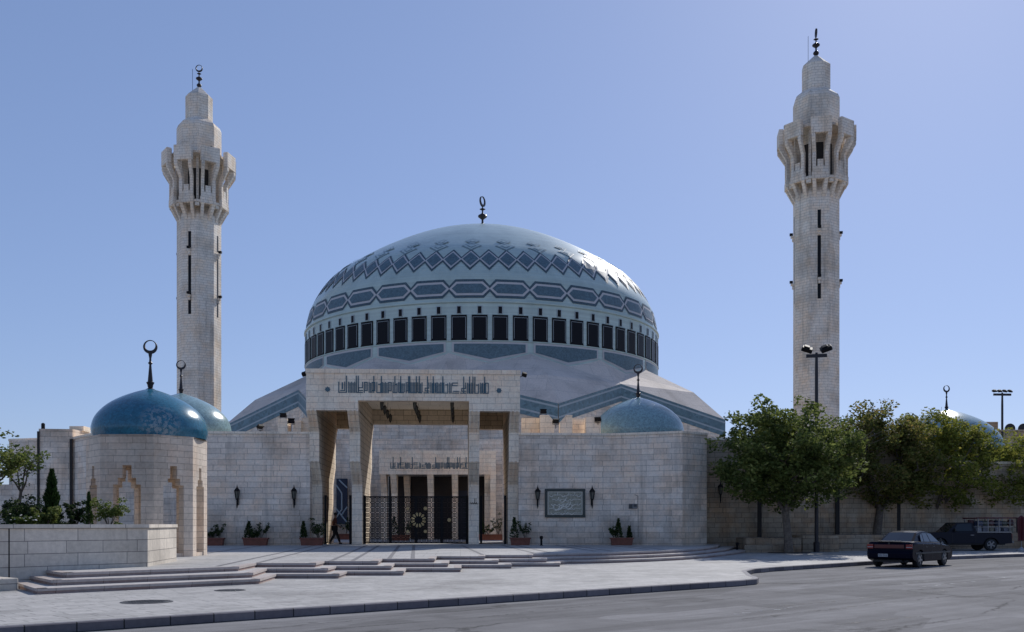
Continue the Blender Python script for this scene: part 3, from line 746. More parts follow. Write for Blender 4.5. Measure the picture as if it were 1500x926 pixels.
# ================================================================== ENTRANCE PORTAL
gt = thing('entrance_portal', 'monumental stone portal with blue inscription, four corbelled piers and open passages', 'portal', tuple(GO), RZ)
XZ = Matrix(((1,0,0,0),(0,0,1,0),(0,1,0,0),(0,0,0,1)))      # (a=x,b=z,c=y)
YZ = Matrix(((0,0,1,0),(1,0,0,0),(0,1,0,0),(0,0,0,1)))      # (a=y,b=z,c=x)
ZT = 9.50
def gate_beam(y0, y1, zc, zs, name, m_):
    m = MB()
    m.box((-5.45,y0,zs),(-2.83,y1,ZT)); m.box((2.83,y0,zs),(5.45,y1,ZT)); m.box((-2.83,y0,zc),(2.83,y1,ZT)); return m.build(name, m_, gt)
gate_beam(0,.6,7.92,7.42,'front_beam',[M['gate']])
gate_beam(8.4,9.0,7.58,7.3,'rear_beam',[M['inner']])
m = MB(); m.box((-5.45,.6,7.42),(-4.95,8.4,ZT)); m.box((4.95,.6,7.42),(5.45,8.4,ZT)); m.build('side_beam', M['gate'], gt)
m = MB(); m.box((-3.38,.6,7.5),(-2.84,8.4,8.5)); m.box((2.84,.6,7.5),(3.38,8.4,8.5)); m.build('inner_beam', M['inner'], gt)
m = MB(); m.box((-4.95,.6,8.45),(4.95,8.4,8.7)); m.build('ceiling', M['ceil'], gt)
m = MB(); m.box((-4.95,.6,8.9),(4.95,8.4,9.3)); m.build('roof', M['roof'], gt)
m = MB(); m.box((-5.48,-.035,9.28),(5.48,.3,9.52)); m.build('coping', M['gate'], gt)
FR = [(0,7.42),(1.1,6.45),(1.1,4.9),(2.2,3.75),(2.2,.45)]; BK = [(9.0-y,z) for y,z in FR]
for x0, x1 in ((-5.45,-4.95),(-3.38,-2.83),(2.83,3.38),(4.93,5.45)):
    m = MB()
    n_ = len(FR)
    for i in range(n_-1):
        (ya,za_),(yb,zb) = FR[i],FR[i+1]; (yc,zc_),(yd,zd) = BK[i],BK[i+1]
        m.poly([(x0,ya,za_),(x1,ya,za_),(x1,yb,zb),(x0,yb,zb)]); m.poly([(x0,yc,zc_),(x1,yc,zc_),(x1,yd,zd),(x0,yd,zd)])
        for x in (x0,x1):
            # solid thickness of the fin; outer faces and sunlit rear strip keep portal stone, passage sides painted shaded
            outer = (x == x0 and x0 < -5) or (x == x1 and x1 > 5)
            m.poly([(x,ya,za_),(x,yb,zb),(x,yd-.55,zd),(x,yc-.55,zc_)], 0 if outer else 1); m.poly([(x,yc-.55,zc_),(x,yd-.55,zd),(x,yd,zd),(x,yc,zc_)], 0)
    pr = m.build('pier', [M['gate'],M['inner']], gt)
    # raised fillets on the two slanted faces
    rb = MB(); w_ = x1-x0
    for (ya,za_),(yb,zb) in ((FR[0],FR[1]),(FR[2],FR[3])):
        d = Vector((yb-ya,zb-za_)).normalized(); nn = Vector((d.y,-d.x))
        if nn.x > 0: nn = -nn
        nn = nn*.05
        for u0,u1 in ((.0,.20),(.40,.60),(.80,1.0)):
            m4 = YZ; e = .02
            rb.ext([(ya,za_),(yb,zb),(yb+nn.x,zb+nn.y),(ya+nn.x,za_+nn.y)], m4, x0+w_*u0+.004, x0+w_*u1-.004)
    rb.build('fillet', M['gate'], pr)
# threshold
m = MB(); m.box((-5.4,2.2,.49),(5.4,2.5,.53)); m.build('threshold', M['tread'], gt)
# Kufic inscription: tall uprights measured from the photograph, a dense band of squared letters between them
def kufic(m, X0, X1, zb, zm, zt, talls, seed, y=-.03, pitch=.074, st=.046):
    rnd = random.Random(seed)
    W = X1-X0
    def bar(xa, xb, za_, zb_): m.box((xa,y,za_),(xb,0.004,zb_))
    for tx in talls: bar(X0+tx*W-.027, X0+tx*W+.027, zb, zt)
    H = zm-zb; x = X0; h = st
    # opening letter: two nested squared bowls
    bar(x,x+.42,zb,zb+h); bar(x,x+h,zb+h,zm); bar(x+.10,x+.34,zb+.09,zb+.09+h); bar(x+.30,x+.30+h,zb+.09+h,zm); bar(x+.17,x+.24,zb+.18,zm-.03)
    x += .50
    while x < X1-.30:
        kind = rnd.choice('teeth bowl loop step stem kaf teeth stem'.split())
        if kind == 'teeth':
            n_ = rnd.choice((2,3,4)); bar(x,x+n_*pitch,zb,zb+h)
            for q in range(n_+1): bar(x+q*pitch-st/2,x+q*pitch+st/2,zb+h,zm-rnd.choice((0,0,.06)))
            x += (n_+1)*pitch
        elif kind == 'bowl':
            bar(x,x+.24,zb,zb+h); bar(x,x+h,zb+h,zm); bar(x+.24-h,x+.24,zb+h,zm-.05); bar(x+.09,x+.24-h,zm-.14,zm-.14+h); x += .24+pitch*.7
        elif kind == 'loop':
            bar(x,x+.19,zb+.10,zb+.10+h); bar(x,x+.19,zm-h,zm); bar(x,x+h,zb,zm-h); bar(x+.19-h,x+.19,zb+.10+h,zm-h); bar(x+.08,x+.11,zb+.17,zm-.08); x += .19+pitch*.7
        elif kind == 'step':
            bar(x,x+.30,zb,zb+h); bar(x+.06,x+.30,zb+.10,zb+.10+h); bar(x+.06,x+.06+h,zb+.13,zb+.26); bar(x+.06,x+.30,zb+.24,zb+.24+h); bar(x+.30-h,x+.30,zb+.26,zm); x += .30+pitch*.7
        elif kind == 'kaf':
            bar(x,x+.36,zb,zb+h); bar(x+.05,x+.36,zb+.09,zb+.09+h); bar(x,x+.30,zm-h,zm); bar(x,x+h,zm-.16,zm-h); bar(x,x+.28,zm-.18,zm-.18+h); x += .36+pitch*.7
        else:
            bar(x,x+st,zb,zm); bar(x+pitch,x+pitch+st,zb,zm-.04); x += 2*pitch
    bar(X1-.24,X1,zb,zb+h); bar(X1-h,X1,zb+h,zm); bar(X1-.24,X1-.24+h,zb+.10,zm-h); bar(X1-.24,X1-h,zm-h,zm)
def gx(px): return (px-606.5)/312*10.9
TALL = [(v-250)/970 for v in (302,365,378,477,526,613,650,701,709,751,770,823,860,922,1057,1095,1117,1130,1193)]
m = MB(); kufic(m, gx(497), gx(716.5), 8.30, 8.86, 9.17, TALL, 11); m.build('kufic_inscription', M['insc'], gt)
for px in (481.5,731.5):
    m = MB(); x = gx(px); z = 8.47
    for i in range(8):
        a = i*PI/4; b_ = a+PI/8; c_ = a+PI/4
        m.poly([(x,-.02,z),(x+.15*math.cos(a),-.02,z+.15*math.sin(a)),(x+.11*math.cos(b_),-.02,z+.11*math.sin(b_)),(x+.15*math.cos(c_),-.02,z+.15*math.sin(c_))])
        m.poly([(x+.15*math.cos(a),-.02,z+.15*math.sin(a)),(x+.11*math.cos(b_),-.02,z+.11*math.sin(b_)),(x+.11*math.cos(b_),.003,z+.11*math.sin(b_)),(x+.15*math.cos(a),.003,z+.15*math.sin(a))])
    m.build('rosette', M['insc'], gt)
# small carved mark on the pier right of the gate
m = MB(); xm = 3.1
m.tube([(xm-.2+.4*i/16, 2.18, 2.72+.05*math.sin(i*1.5)) for i in range(17)], .014, 5); m.tube([(xm+.05,2.18,2.75),(xm+.06,2.18,2.98)], .014, 5); m.build('carved_mark', M['black'], gt)

# hanging lanterns under the portal ceiling
def lantern_mesh():
    m = MB(); m.lathe([(.012,0),(.012,-.38),(.03,-.39),(.04,-.41),(.11,-.47),(.14,-.50)], 8, cap=False)
    m.lathe([(.10,-.86),(.05,-.93),(.025,-.98),(.0,-1.02)], 8, cap=False)
    for k_ in range(6):
        a = k_*PI/3; m.tube([(.145*math.cos(a),.145*math.sin(a),-.50),(.10*math.cos(a),.10*math.sin(a),-.86)], .012, 4)
    m.lathe([(.15,-.515),(.15,-.50)], 8); m.lathe([(.11,-.87),(.11,-.855)], 8)
    return m
lf = None
names = {0:'left-hand', 1:'middle', 2:'third'}
rows = [(-1.72,'row nearest the left pier'),(0.0,'middle row'),(1.95,'row nearest the right pier')]
ordn = ['first','second','third','rear']
for i,(x,rn) in enumerate(rows):
    for j,y in enumerate((1.3,3.3,5.4,7.5)):
        lab = f'{ordn[j]} lantern hanging under the portal ceiling in the {rn}'
        loc = (*gw(x,y), 8.45)
        if lf is None:
            lf = thing('hanging_lantern', lab, 'lantern', loc, RZ, 'lanterns under the portal ceiling')
            lantern_mesh().build('frame', M['bronze'], lf); lf.scale = (.68,.68,.92)
            m = MB(); m.lathe([(.13,-.50),(.09,-.86)], 8); m.build('glass', M['lamp_glass'], lf)
        else:
            c = copy_tree(lf); c.location = loc; c['label'] = lab

# ---- iron gate
ig = thing('iron_gate', 'closed black iron lattice gate with gilded round emblem between the central piers', 'gate', (*gw(0,2.75),.53), RZ)
m = MB()
for x in (-2.76,2.76): m.box((x-.08,-.06,0),(x+.055,.06,2.62))
m.build('gate_post', M['black'], ig)
def lattice():
    m = MB(); W, H = 1.30, 2.42; n1, n2 = 5, 9; cw, ch = W/n1, H/n2; th = .015; y = .012
    def bar(a, b):
        a, b = Vector(a), Vector(b); d = (b-a).normalized(); n = Vector((-d.y,d.x))*th
        q = [a+n,b+n,b-n,a-n]
        m.poly([(p_.x,-y,p_.y) for p_ in q]); m.poly([(p_.x,y,p_.y) for p_ in q][::-1])
        m.poly([(q[0].x,-y,q[0].y),(q[1].x,-y,q[1].y),(q[1].x,y,q[1].y),(q[0].x,y,q[0].y)]); m.poly([(q[3].x,-y,q[3].y),(q[2].x,-y,q[2].y),(q[2].x,y,q[2].y),(q[3].x,y,q[3].y)])
    for i in range(n1):
        for j in range(n2):
            cx_, cz = -W/2+cw*(i+.5), .09+ch*(j+.5); r_ = .098
            pts = [(cx_+r_*math.cos(k_*PI/4+PI/8), cz+r_*math.sin(k_*PI/4+PI/8)) for k_ in range(8)]
            for k_ in range(8): bar(pts[k_], pts[(k_+1)%8])
            for k_ in range(4):
                a = k_*PI/2+PI/4; bar((cx_+r_*.92*math.cos(a), cz+r_*.92*math.sin(a)), (cx_+cw*.5*math.copysign(1,math.cos(a)), cz+ch*.5*math.copysign(1,math.sin(a))))
            for a in (0,PI/2): bar((cx_-r_*.92*math.cos(a), cz-r_*.92*math.sin(a)), (cx_+r_*.92*math.cos(a), cz+r_*.92*math.sin(a)))
    return m
lt0 = None
for i in range(4):
    x = -2.07+1.38*i
    f = MB(); f.box((-.69,-.04,.03),(-.625,.04,2.58)); f.box((.625,-.04,.03),(.69,.04,2.58)); f.box((-.635,-.035,2.50),(.635,.035,2.58)); f.box((-.635,-.035,.03),(.635,.035,.10))
    if i == 0: p0 = f.build('gate_panel', M['black'], ig); lt0 = lattice().build('lattice', M['black'], p0)
    else:
        pn = p0.copy(); COL.objects.link(pn); l_ = lt0.copy(); COL.objects.link(l_); l_.parent = pn; pn.parent = ig
    (p0 if i == 0 else pn).location = (x,0,0)
m = MB()
for k_ in range(12):
    a = k_*PI/6+PI/12
    for s in (-1,1):
        b_ = a+s*.11
        m.tube([(.21*math.cos(a)+0,-.06,.21*math.sin(a)), (.36*math.cos(b_),-.06,.36*math.sin(b_))], .022, 5)
    m.tube([(.36*math.cos(a-.13),-.06,.36*math.sin(a-.13)),(.395*math.cos(a),-.06,.395*math.sin(a)),(.36*math.cos(a+.13),-.06,.36*math.sin(a+.13))], .02, 5)
e = m.build('gilded_emblem', M['gold'], ig); e.location = (.13,0,1.30)
m = MB(); m.lathe([(.21,-.05),(.21,-.02)], 20, M4=Matrix(((1,0,0,0),(0,0,1,0),(0,1,0,0),(0,0,0,1)))); e2 = m.build('boss', M['black'], e)
for x,z,r_ in ((-.45,1.92,.085),(.50,1.92,.10),(-.45,.68,.08),(.50,.68,.09),(1.78,1.30,.10)):
    m = MB()
    for k_ in range(6):
        a = k_*PI/3; m.tube([(0,-.05,0),(r_*math.cos(a),-.05,r_*math.sin(a))], .016, 5)
    m.tube([(r_*.8*math.cos(k_*PI/8),-.05,r_*.8*math.sin(k_*PI/8)) for k_ in range(17)], .014, 5)
    b_ = m.build('small_rosette', M['gold'], ig); b_.location = (x,0,z)
def leaf_gate(x, label):
    o = thing('gate_leaf', label, 'gate leaf', (*gw(x,2.5),.53), RZ, 'open gate leaves in the side passages')
    m = MB(); m.box((-.06,0,0),(.06,.10,2.62)); m.build('post', M['black'], o)
    m = MB(); m.box((-.025,.10,.05),(.025,.16,2.58)); m.box((-.025,.9,.05),(.025,.96,2.58)); m.box((-.025,.16,2.52),(.025,.9,2.58)); m.box((-.025,.16,.05),(.025,.9,.11)); m.build('leaf_frame', M['black'], o)
leaf_gate(-4.82,'black iron gate leaf folded open against the outer pier of the left passage')
leaf_gate(-3.50,'narrow black iron gate leaf folded open beside the left central pier')
leaf_gate(3.50,'black iron gate leaf folded open beside the right central pier')
leaf_gate(4.80,'black iron gate leaf folded open against the outer pier of the right passage')

# ================================================================== COURTYARD behind the portal
cw_ = thing('courtyard_wall', 'tall shaded stone wall across the back of the courtyard seen through the portal', 'wall', (0,0,0))
m = MB(); m.prism([(-17,73.5),(8,74.6),(8,75.1),(-17,74.1)], .3, 8.0, bot=False); m.build('wall', M['wall'], cw_)
# blue lozenge window panel seen through the left passage
X0 = (497-750)/F*73.3; X1 = (509-750)/F*73.3
m = MB(); m.box((X0-.2,73.20,1.6),(X1,73.40,5.0)); m.build('tiled_panel', mottled('deep_navy_tile',(.016,.025,.05),.6,.2,3), cw_)
m = MB(); xm = (X0-.2+X1)/2; 
for z in (2.0,3.0,4.05): 
    pass
for a,b_ in (((X0-.2,2.1),(xm,2.7)),((xm,2.7),(xm,3.9)),((xm,3.9),(X0-.2,4.5)),((X1,1.7),(X0-.2,2.75)),((X1,2.9),(xm,2.3)),((X0,4.9),(X1,4.3))):
    m.tube([(a[0],73.19,a[1]),(b_[0],73.19,b_[1])], .05, 4)
m.build('panel_tracery', M['eave_line'], cw_)
pt = thing('courtyard_portico', 'inner portico with a second blue inscription and leaning stone piers', 'portico', (-5.3,70,0), R(1.5))
L0, L1 = -4.15, 4.15
m = MB(); m.box((L0,0,5.15),(L1,.5,6.85)); m.build('beam', M['gate'], pt)
m = MB(); m.box((L0,.5,6.2),(L1,3.3,6.8)); m.box((L1-.4,.5,5.15),(L1,3.3,6.2)); m.box((L0,.5,5.15),(L0+.4,3.3,6.2)); m.build('roof', M['gate'], pt)
m = MB(); kufic(m, -3.35, 2.2, 5.55, 5.98, 6.38, [.035,.13,.28,.58,.73,.75,.86,.89,.97], 5); m.build('kufic_inscription', M['insc'], pt)
def pier2(x, s=.42):
    m = MB(); F2 = [(0,5.15),(.9,3.8),(.9,.45)]
    pl = F2+[(1.5,.45),(1.5,5.15)]
    m.ext(pl, YZ, x-s/2, x+s/2)
    return m.build('pier', M['gate'], pt)
for px in (561,576,630,666,714): pier2((px-750)/F*70+5.3)
for px in (597,): 
    o = pier2((px-750)/F*72+5.3); o.location.y = 1.6
m = MB(); m.box((3.75,0,.45),(4.15,3.3,5.15)); m.build('end_wall', M['gate'], pt)
m = MB(); m.box((L0+.4,3.0,.5),(L1-.4,3.1,5.15)); m.build('back_wall', M['door_wood'], pt)
m = MB(); m.box((.95,2.9,.5),(2.3,2.98,4.1)); m.build('doorway', mat('blue_black_door',(.01,.014,.04),.5), pt)
m = MB(); 
for x in (-2.6,-.9,3.1): m.box((x-.5,2.93,.5),(x+.5,2.99,4.3))
m.build('door', M['door_wood'], pt)
# ================================================================== KIOSKS
KF = [(.88,-1.88),(1.82,-.78),(1.82,.78),(.88,1.88),(-.88,1.88),(-1.82,.78),(-1.82,-.78),(-.88,-1.88)]
def kiosk(label, loc, rz, s=1.0, dm=None, fin=1.78, H=4.05):
    t = thing('domed_kiosk', label, 'kiosk', loc, rz)
    if s != 1: t.scale = (s,s,s)
    th = .32; ZA = H-1.0
    m = MB()
    for i in range(8):
        a, b_ = Vector(KF[i]), Vector(KF[(i+1)%8]); L = (b_-a).length; d = (b_-a)/L; n = Vector((d.y,-d.x))
        if n.dot(a) < 0: n = -n
        wd = min(.92, L*.52); M4 = Matrix(((d.x,0,-n.x,a.x),(d.y,0,-n.y,a.y),(0,1,0,0),(0,0,0,1)))
        c = L/2; h = wd/2; q = wd/6
        # stepped arch: opening half widths shrink upwards
        lv = [(0.0,h),(2.30,h),(2.52,h*.62),(2.74,h*.30),(2.98,0)]
        # left and right wall halves
        e = 0
        for sgn in (-1,1):
            edge = 0 if sgn < 0 else L
            prevz, prevh = 0, h
            def blk(x0,x1,z0,z1):
                m.ext([(min(x0,x1),z0),(max(x0,x1),z0),(max(x0,x1),z1),(min(x0,x1),z1)], M4, 0, th)
            blk(edge, c+sgn*h, 0, ZA-.64); blk(edge, c+sgn*h*.66, ZA-.64, ZA-.42); blk(edge, c+sgn*h*.33, ZA-.42, ZA)
        m.ext([(0,ZA),(L,ZA),(L,H),(0,H)], M4, 0, th)
        # plinth sill in each arch
        m.ext([(c-h,0),(c+h,0),(c+h,.12),(c-h,.12)], M4, .04, th)
    m.build('wall', M['kiosk'], t)
    m = MB(); m.prism([(x*1.0,y*1.0) for x,y in KF], H-.02, H+.02); m.prism([(x*.86,y*.86) for x,y in KF], H-.5, H-.1); m.build('ceiling', M['kiosk'], t)
    small_dome(1.93, t, (.08,0,H+.02), dm, fin, R(3))
    return t
kiosk('open octagonal stone kiosk with stepped arches and a deep blue dome beside the garden wall','x' and (-12.70,34.30,.5), 0, 1.0, M['kiosk_tile'])
kb = kiosk('distant kiosk whose shining blue grey dome rises above the street trees', (27.5,62.5,.15), R(10), 1.74, M['mosaic'], .95, 3.25)
# far right building
fb_ = thing('far_building', 'brown stone building with two round roof tanks at the far right edge', 'building', (0,0,0))
X = (1463-750)/F*78
m = MB(); m.box((X,78,0),(X+22,92,8.95)); m.build('wall', M['yard'], fb_)
m = MB(); m.box((X-.1,77.9,8.95),(X+22.1,92,9.1)); m.build('parapet', M['yard'], fb_)
a_ = P(1440,618,80); b_ = P(1462,618,80)
m = MB(); m.box((a_.x,80,0),(b_.x,83,a_.z)); m.build('stair_tower', M['yard'], fb_)
m = MB(); m.box((X+1.75,77.93,6.9),(X+2.3,77.99,8.3)); m.build('window', M['dark_glass'], fb_)
for i, px in enumerate((1479.5,1499)):
    c_ = P(px,628,80)
    m = MB(); m.lathe([(.02,-.25),(.35,-.2),(.42,0),(.42,.05),(.0,.05)], 20, M4=Matrix.Translation((c_.x,80,c_.z))@Matrix.Rotation(R(90),4,'X')); m.tube([(c_.x,80.1,8.9),(c_.x,80.1,c_.z)], .05)
    m.build('roof_drum', M['bronze'], fb_)
# ================================================================== WALL FITTINGS
def gl_(px, off=0):       # point on the left range face
    a, b = Vector(LF[5]), Vector(LF[6]); k_ = (px-750)/F; t = (a.x-k_*a.y)/(k_*(b.y-a.y)-(b.x-a.x)); return a+(b-a)*t
def gr_(px):
    a, b = Vector(RF[0]), Vector(RF[1]); k_ = (px-750)/F; t = (a.x-k_*a.y)/(k_*(b.y-a.y)-(b.x-a.x)); return a+(b-a)*t
def wall_lantern(p, z, label):
    t = thing('wall_lantern', label, 'wall lantern', (p.x,p.y-.22,z), RZ, 'lanterns fixed to the front wall'); t.scale = (.8,1,.85)
    m = MB(); m.tube([(0,.22,-.55),(0,.05,-.50),(0,0,-.35)], .03, 6); m.tube([(0,.22,-.15),(0,.03,-.42)], .018, 5); m.box((-.05,.17,-.75),(.05,.22,-.1)); m.lathe([(.02,-.95),(.05,-.8),(.05,-.45),(.09,-.40),(.09,-.36)], 8); m.build('bracket', M['black'], t)
    m = MB()
    for k_ in range(6):
        a = k_*PI/3; m.tube([(.10*math.cos(a),.10*math.sin(a),-.36),(.17*math.cos(a),.17*math.sin(a),.10)], .014, 4)
    m.lathe([(.19,.09),(.20,.12),(.12,.24),(.05,.30),(.05,.34),(.03,.38),(.01,.50)], 8); m.build('cage', M['black'], t)
    m = MB(); m.lathe([(.09,-.34),(.155,.09)], 6); m.build('glass', M['lamp_glass'], t)
zL = 1.6+(768-722)/F*51
wall_lantern(gl_(349), zL, 'black wall lantern on the left wall, the one nearer the blue domed kiosk')
wall_lantern(gl_(432), zL, 'black wall lantern on the left wall, the one nearer the portal')
wall_lantern(gr_(787.5), zL, 'black wall lantern between the portal and the framed plaque')
wall_lantern(gr_(867), zL, 'black wall lantern on the far side of the framed plaque')
a = P(1054,713,54.9); wall_lantern(Vector((a.x,54.85)), 1.6+52/F*54.9, 'black wall lantern on the side wall behind the first street tree')
# plaque
a, b = gr_(798), gr_(857); c = (a+b)/2; Wd = (b-a).length; z0, z1 = 1.6+10/F*51.8, 1.6+52/F*51.8; ang = math.atan2((b-a).y,(b-a).x)
t = thing('wall_plaque', 'framed green stone plaque with pale Arabic calligraphy between two lanterns', 'plaque', (c.x,c.y-.02,(z0+z1)/2), ang)
hw, hh = Wd/2, (z1-z0)/2
m = MB(); f_ = .13
m.box((-hw,-.08,hh-f_),(hw,.0,hh)); m.box((-hw,-.08,-hh),(hw,0,-hh+f_)); m.box((-hw,-.08,-hh+f_),(-hw+f_,0,hh-f_)); m.box((hw-f_,-.08,-hh+f_),(hw,0,hh-f_)); m.build('frame', M['plaque_frame'], t, bevel=.015)
m = MB(); m.box((-hw+f_,-.04,-hh+f_),(hw-f_,0,hh-f_)); m.build('panel', M['plaque'], t)
m = MB()
for s in (-1,1): m.box((-hw+f_+.03,-.05,s*(hh-f_-.04)-.01),(hw-f_-.03,-.04,s*(hh-f_-.04)+.01)); m.box((s*(hw-f_-.04)-.01,-.05,-hh+f_+.05),(s*(hw-f_-.04)+.01,-.04,hh-f_-.05))
rnd = random.Random(4)
for row in range(5):
    z = hh-f_-.22-row*.235; x = hw-f_-.12
    while x > -hw+f_+.25:
        k_ = rnd.choice(('alif','bowl','wave','dot','tail')); r_ = rnd.uniform(.016,.026)
        if k_ == 'alif': m.tube([(x,-.05,z-.02),(x-.01,-.05,z+.15)], [r_*.6,r_],4); x -= .05
        elif k_ == 'bowl': m.tube([(x-.09+.09*math.cos(q),-.05,z+.01-.08*math.sin(q)) for q in [i*PI/8 for i in range(9)]], r_,4); m.lathe([(.014,-.006),(.014,.006)],5,(x-.09,-.05,z+.05)); x -= .21
        elif k_ == 'wave': m.tube([(x-i*.02,-.05,z+.03*abs(math.sin(i*1.1))) for i in range(9)], r_*.8,4); x -= .19
        elif k_ == 'dot': m.tube([(x,-.05,z+.06),(x-.02,-.05,z+.06)], .012,4); m.tube([(x,-.05,z),(x-.07,-.05,z)], r_,4); x -= .09
        else: m.tube([(x,-.05,z+.04),(x-.04,-.05,z-.02),(x-.16,-.05,z-.06)], [r_,r_,r_*.4],4); x -= .14
for i in range(7):
    x = -hw*.45+i*.11; z = -.25+rnd.uniform(-.15,.4); m.tube([(x+.25,-.052,z+.28),(x+.14,-.052,z+.10),(x,-.052,z),(x-.12,-.052,z+.05)], [.012,.026,.026,.01],5)
m.build('calligraphy', M['plaque_text'], t)
# small entry phone on the bay wall
a = Vector((6.45,51.75)); p_ = P(927,742,51.75)
t = thing('entry_panel', 'small metal entry panel with conduit on the wall right of the plaque', 'panel', (p_.x,51.72,p_.z), R(-10))
m = MB(); m.box((-.22,-.03,-.12),(.22,.03,.14)); m.build('backplate', mottled('grey_plate',(.2,.2,.2),.5), t, bevel=.01)
m = MB(); m.box((-.2,-.05,-.1),(-.02,-.03,.12)); m.box((.04,-.05,-.02),(.2,-.03,.12)); m.build('grille', mat('dark_grille',(.06,.06,.06),.5), t)
m = MB(); m.tube([(.26,0,-.1),(.26,0,.55),(.1,0,.62)], .015,5); m.tube([(.27,0,-.1),(.27,0,-1.6)], .012,5); m.build('conduit', M['black'], t)
# floodlights
def flood(px, py, Y, rz, label, base=.35, tilt=.5):
    p_ = P(px,py,Y)
    t = thing('floodlight', label, 'floodlight', (p_.x,Y,p_.z), rz, 'black floodlights on the roof line'); t.scale = (.75,.75,.8)
    m = MB(); T_ = Matrix.Rotation(tilt,4,'X'); m.box((-.22,-.10,-.15),(.22,.10,.15),M4=T_); m.box((-.25,-.13,.10),(.25,-.05,.17),M4=T_); m.build('housing', M['black'], t, bevel=.02)
    m = MB(); m.tube([(-.25,0,0),(-.25,0,-.2),(0,0,-.25),(.25,0,-.2),(.25,0,0)], .02,4); m.tube([(0,0,-.25),(0,0,-.25-base)], .025,5); m.build('stand', M['black'], t)
def fl_arm(px, py, Y, rz, label, side):
    p_ = P(px,py,Y)
    t = thing('floodlight', label, 'floodlight', (p_.x,Y,p_.z), rz, 'black floodlights on the roof line'); t.scale = (.75,.75,.8)
    m = MB(); T_ = Matrix.Rotation(.6,4,'X')@Matrix.Rotation(.3*side,4,'Y'); m.box((-.17,-.12,-.12),(.17,.12,.14),M4=T_); m.build('housing', M['black'], t, bevel=.02)
    m = MB(); m.tube([(-side*.1,0,-.05),(-side*.22,0,-.14),(-side*.36,.0,-.14)], .025,5); m.build('stand', M['black'], t)
fl_arm(446,548,50.6,0,'black floodlight on the upper left corner of the portal',-1)
fl_arm(768,549,51.0,0,'black floodlight on the upper right corner of the portal',1)
flood(426.5,617,53.5,.4,'black floodlight on a stalk between the roof blocks left of the portal',.45,-.3)
flood(415,608.5,54.1,0,'black floodlight on the small roof block left of the portal',.05,.2)
flood(381,625,52,.9,'twin armed black floodlight low on the left parapet',.12,.9)
flood(796,603,54.1,0,'square black floodlight on the roof block right of the portal',.03,0)
flood(814,617,53.4,.3,'black floodlight in the notch between the roof blocks right of the portal',.25,.4)
flood(876,614,53.9,-.4,'small black floodlight beside the grey blue dome',.15,.5)
flood(138,628,51.2,-.9,'tilted black floodlight beside the deep blue kiosk dome',.2,.7)
# bollards
def bollard(px, py, Y, zb, label):
    t = thing('bollard', label, 'bollard', ((px-750)/F*Y,Y,zb), 0, 'small black bollard lights')
    m = MB(); m.lathe([(.09,0),(.09,.03),(.055,.04),(.055,.34)], 12); m.build('post', M['black'], t, smooth=40)
    m = MB(); m.lathe([(.075,.34),(.085,.36),(.085,.46),(.05,.50)], 12); m.build('cap', M['black'], t, smooth=40)
bollard(793,795,50.6,.5,'short black bollard light at the foot of the wall below the plaque')
bollard(1080,803,51.2,.15,'short black bollard light at the end of the curved steps')

# ================================================================== STREET LAMPS
def pole_lamp(loc, h, rz, label, n, spread, tilt=.45):
    hs = 1 if n == 2 else .6
    t = thing('street_lamp', label, 'street lamp', loc, rz, 'tall floodlight masts')
    m = MB(); m.lathe([(.16,0),(.16,.5),(.10,.55),(.085,h-1),(.065,h)], 12); m.build('pole', M['bronze'], t, smooth=40)
    m = MB(); m.box((-spread,-.06,h-.25),(spread,.06,h-.08)); m.build('crossbar', M['bronze'], t)
    for i in range(n):
        x = -spread+2*spread*i/(n-1); s = -1 if i < n/2 else 1
        m = MB(); T_ = Matrix.Translation((x*.9,0,h+.2*hs))@Matrix.Scale(hs,4)@Matrix.Rotation(tilt*s,4,'Y')@Matrix.Rotation(.5,4,'X')
        m.box((-.28,-.22,-.12),(.28,.22,.10),M4=T_); m.box((-.20,-.16,.10),(.12,.16,.17),M4=T_); m.build('lamp_head', M['black'], t, bevel=.03)
pole_lamp((15.8,51.0,.15), 10.35, R(-12), 'tall dark twin floodlight mast in front of the right minaret', 2, .52, -.35)
far_ = pole_lamp((38.9,78.0,.15), 11.9, R(5), 'tall floodlight mast with four heads at the far right', 4, .72, .1)

# ================================================================== STONE PLANTERS along the right wall
def stone_box(pl, z0, z1, label, led=None):
    t = thing('stone_planter', label, 'planter', (0,0,0), 0, 'low stone planters along the side wall')
    m = MB(); m.prism(pl, z0, z1, bot=False); m.build('box', M['yard'], t, bevel=.02)
    if led: m = MB(); m.prism(led[0], z0, led[1], bot=False); m.build('ledge', M['yard'], t, bevel=.02)
    c = Vector((sum(q[0] for q in pl)/len(pl), sum(q[1] for q in pl)/len(pl)))
    m = MB(); m.prism([tuple(c+(Vector(q)-c)*.86) for q in pl], z1-.1, z1+.006, bot=False); m.build('soil', M['soil'], t)
stone_box([(12.2,51.2),(14.9,50.6),(14.95,53.5),(12.2,53.6)], .15, .90, 'low stone planter behind the first street tree', ([(11.9,50.3),(14.4,50.0),(14.4,50.55),(12.1,51.1)], .52))
stone_box([(15.25,51.6),(17.15,51.5),(17.2,54.2),(15.2,54.0)], .15, 1.02, 'low stone planter behind the foot of the floodlight mast')
stone_box([(17.5,53.2),(23.4,54.6),(23.3,56.2),(17.5,55.2)], .15, 1.02, 'long low stone planter behind the dark car')
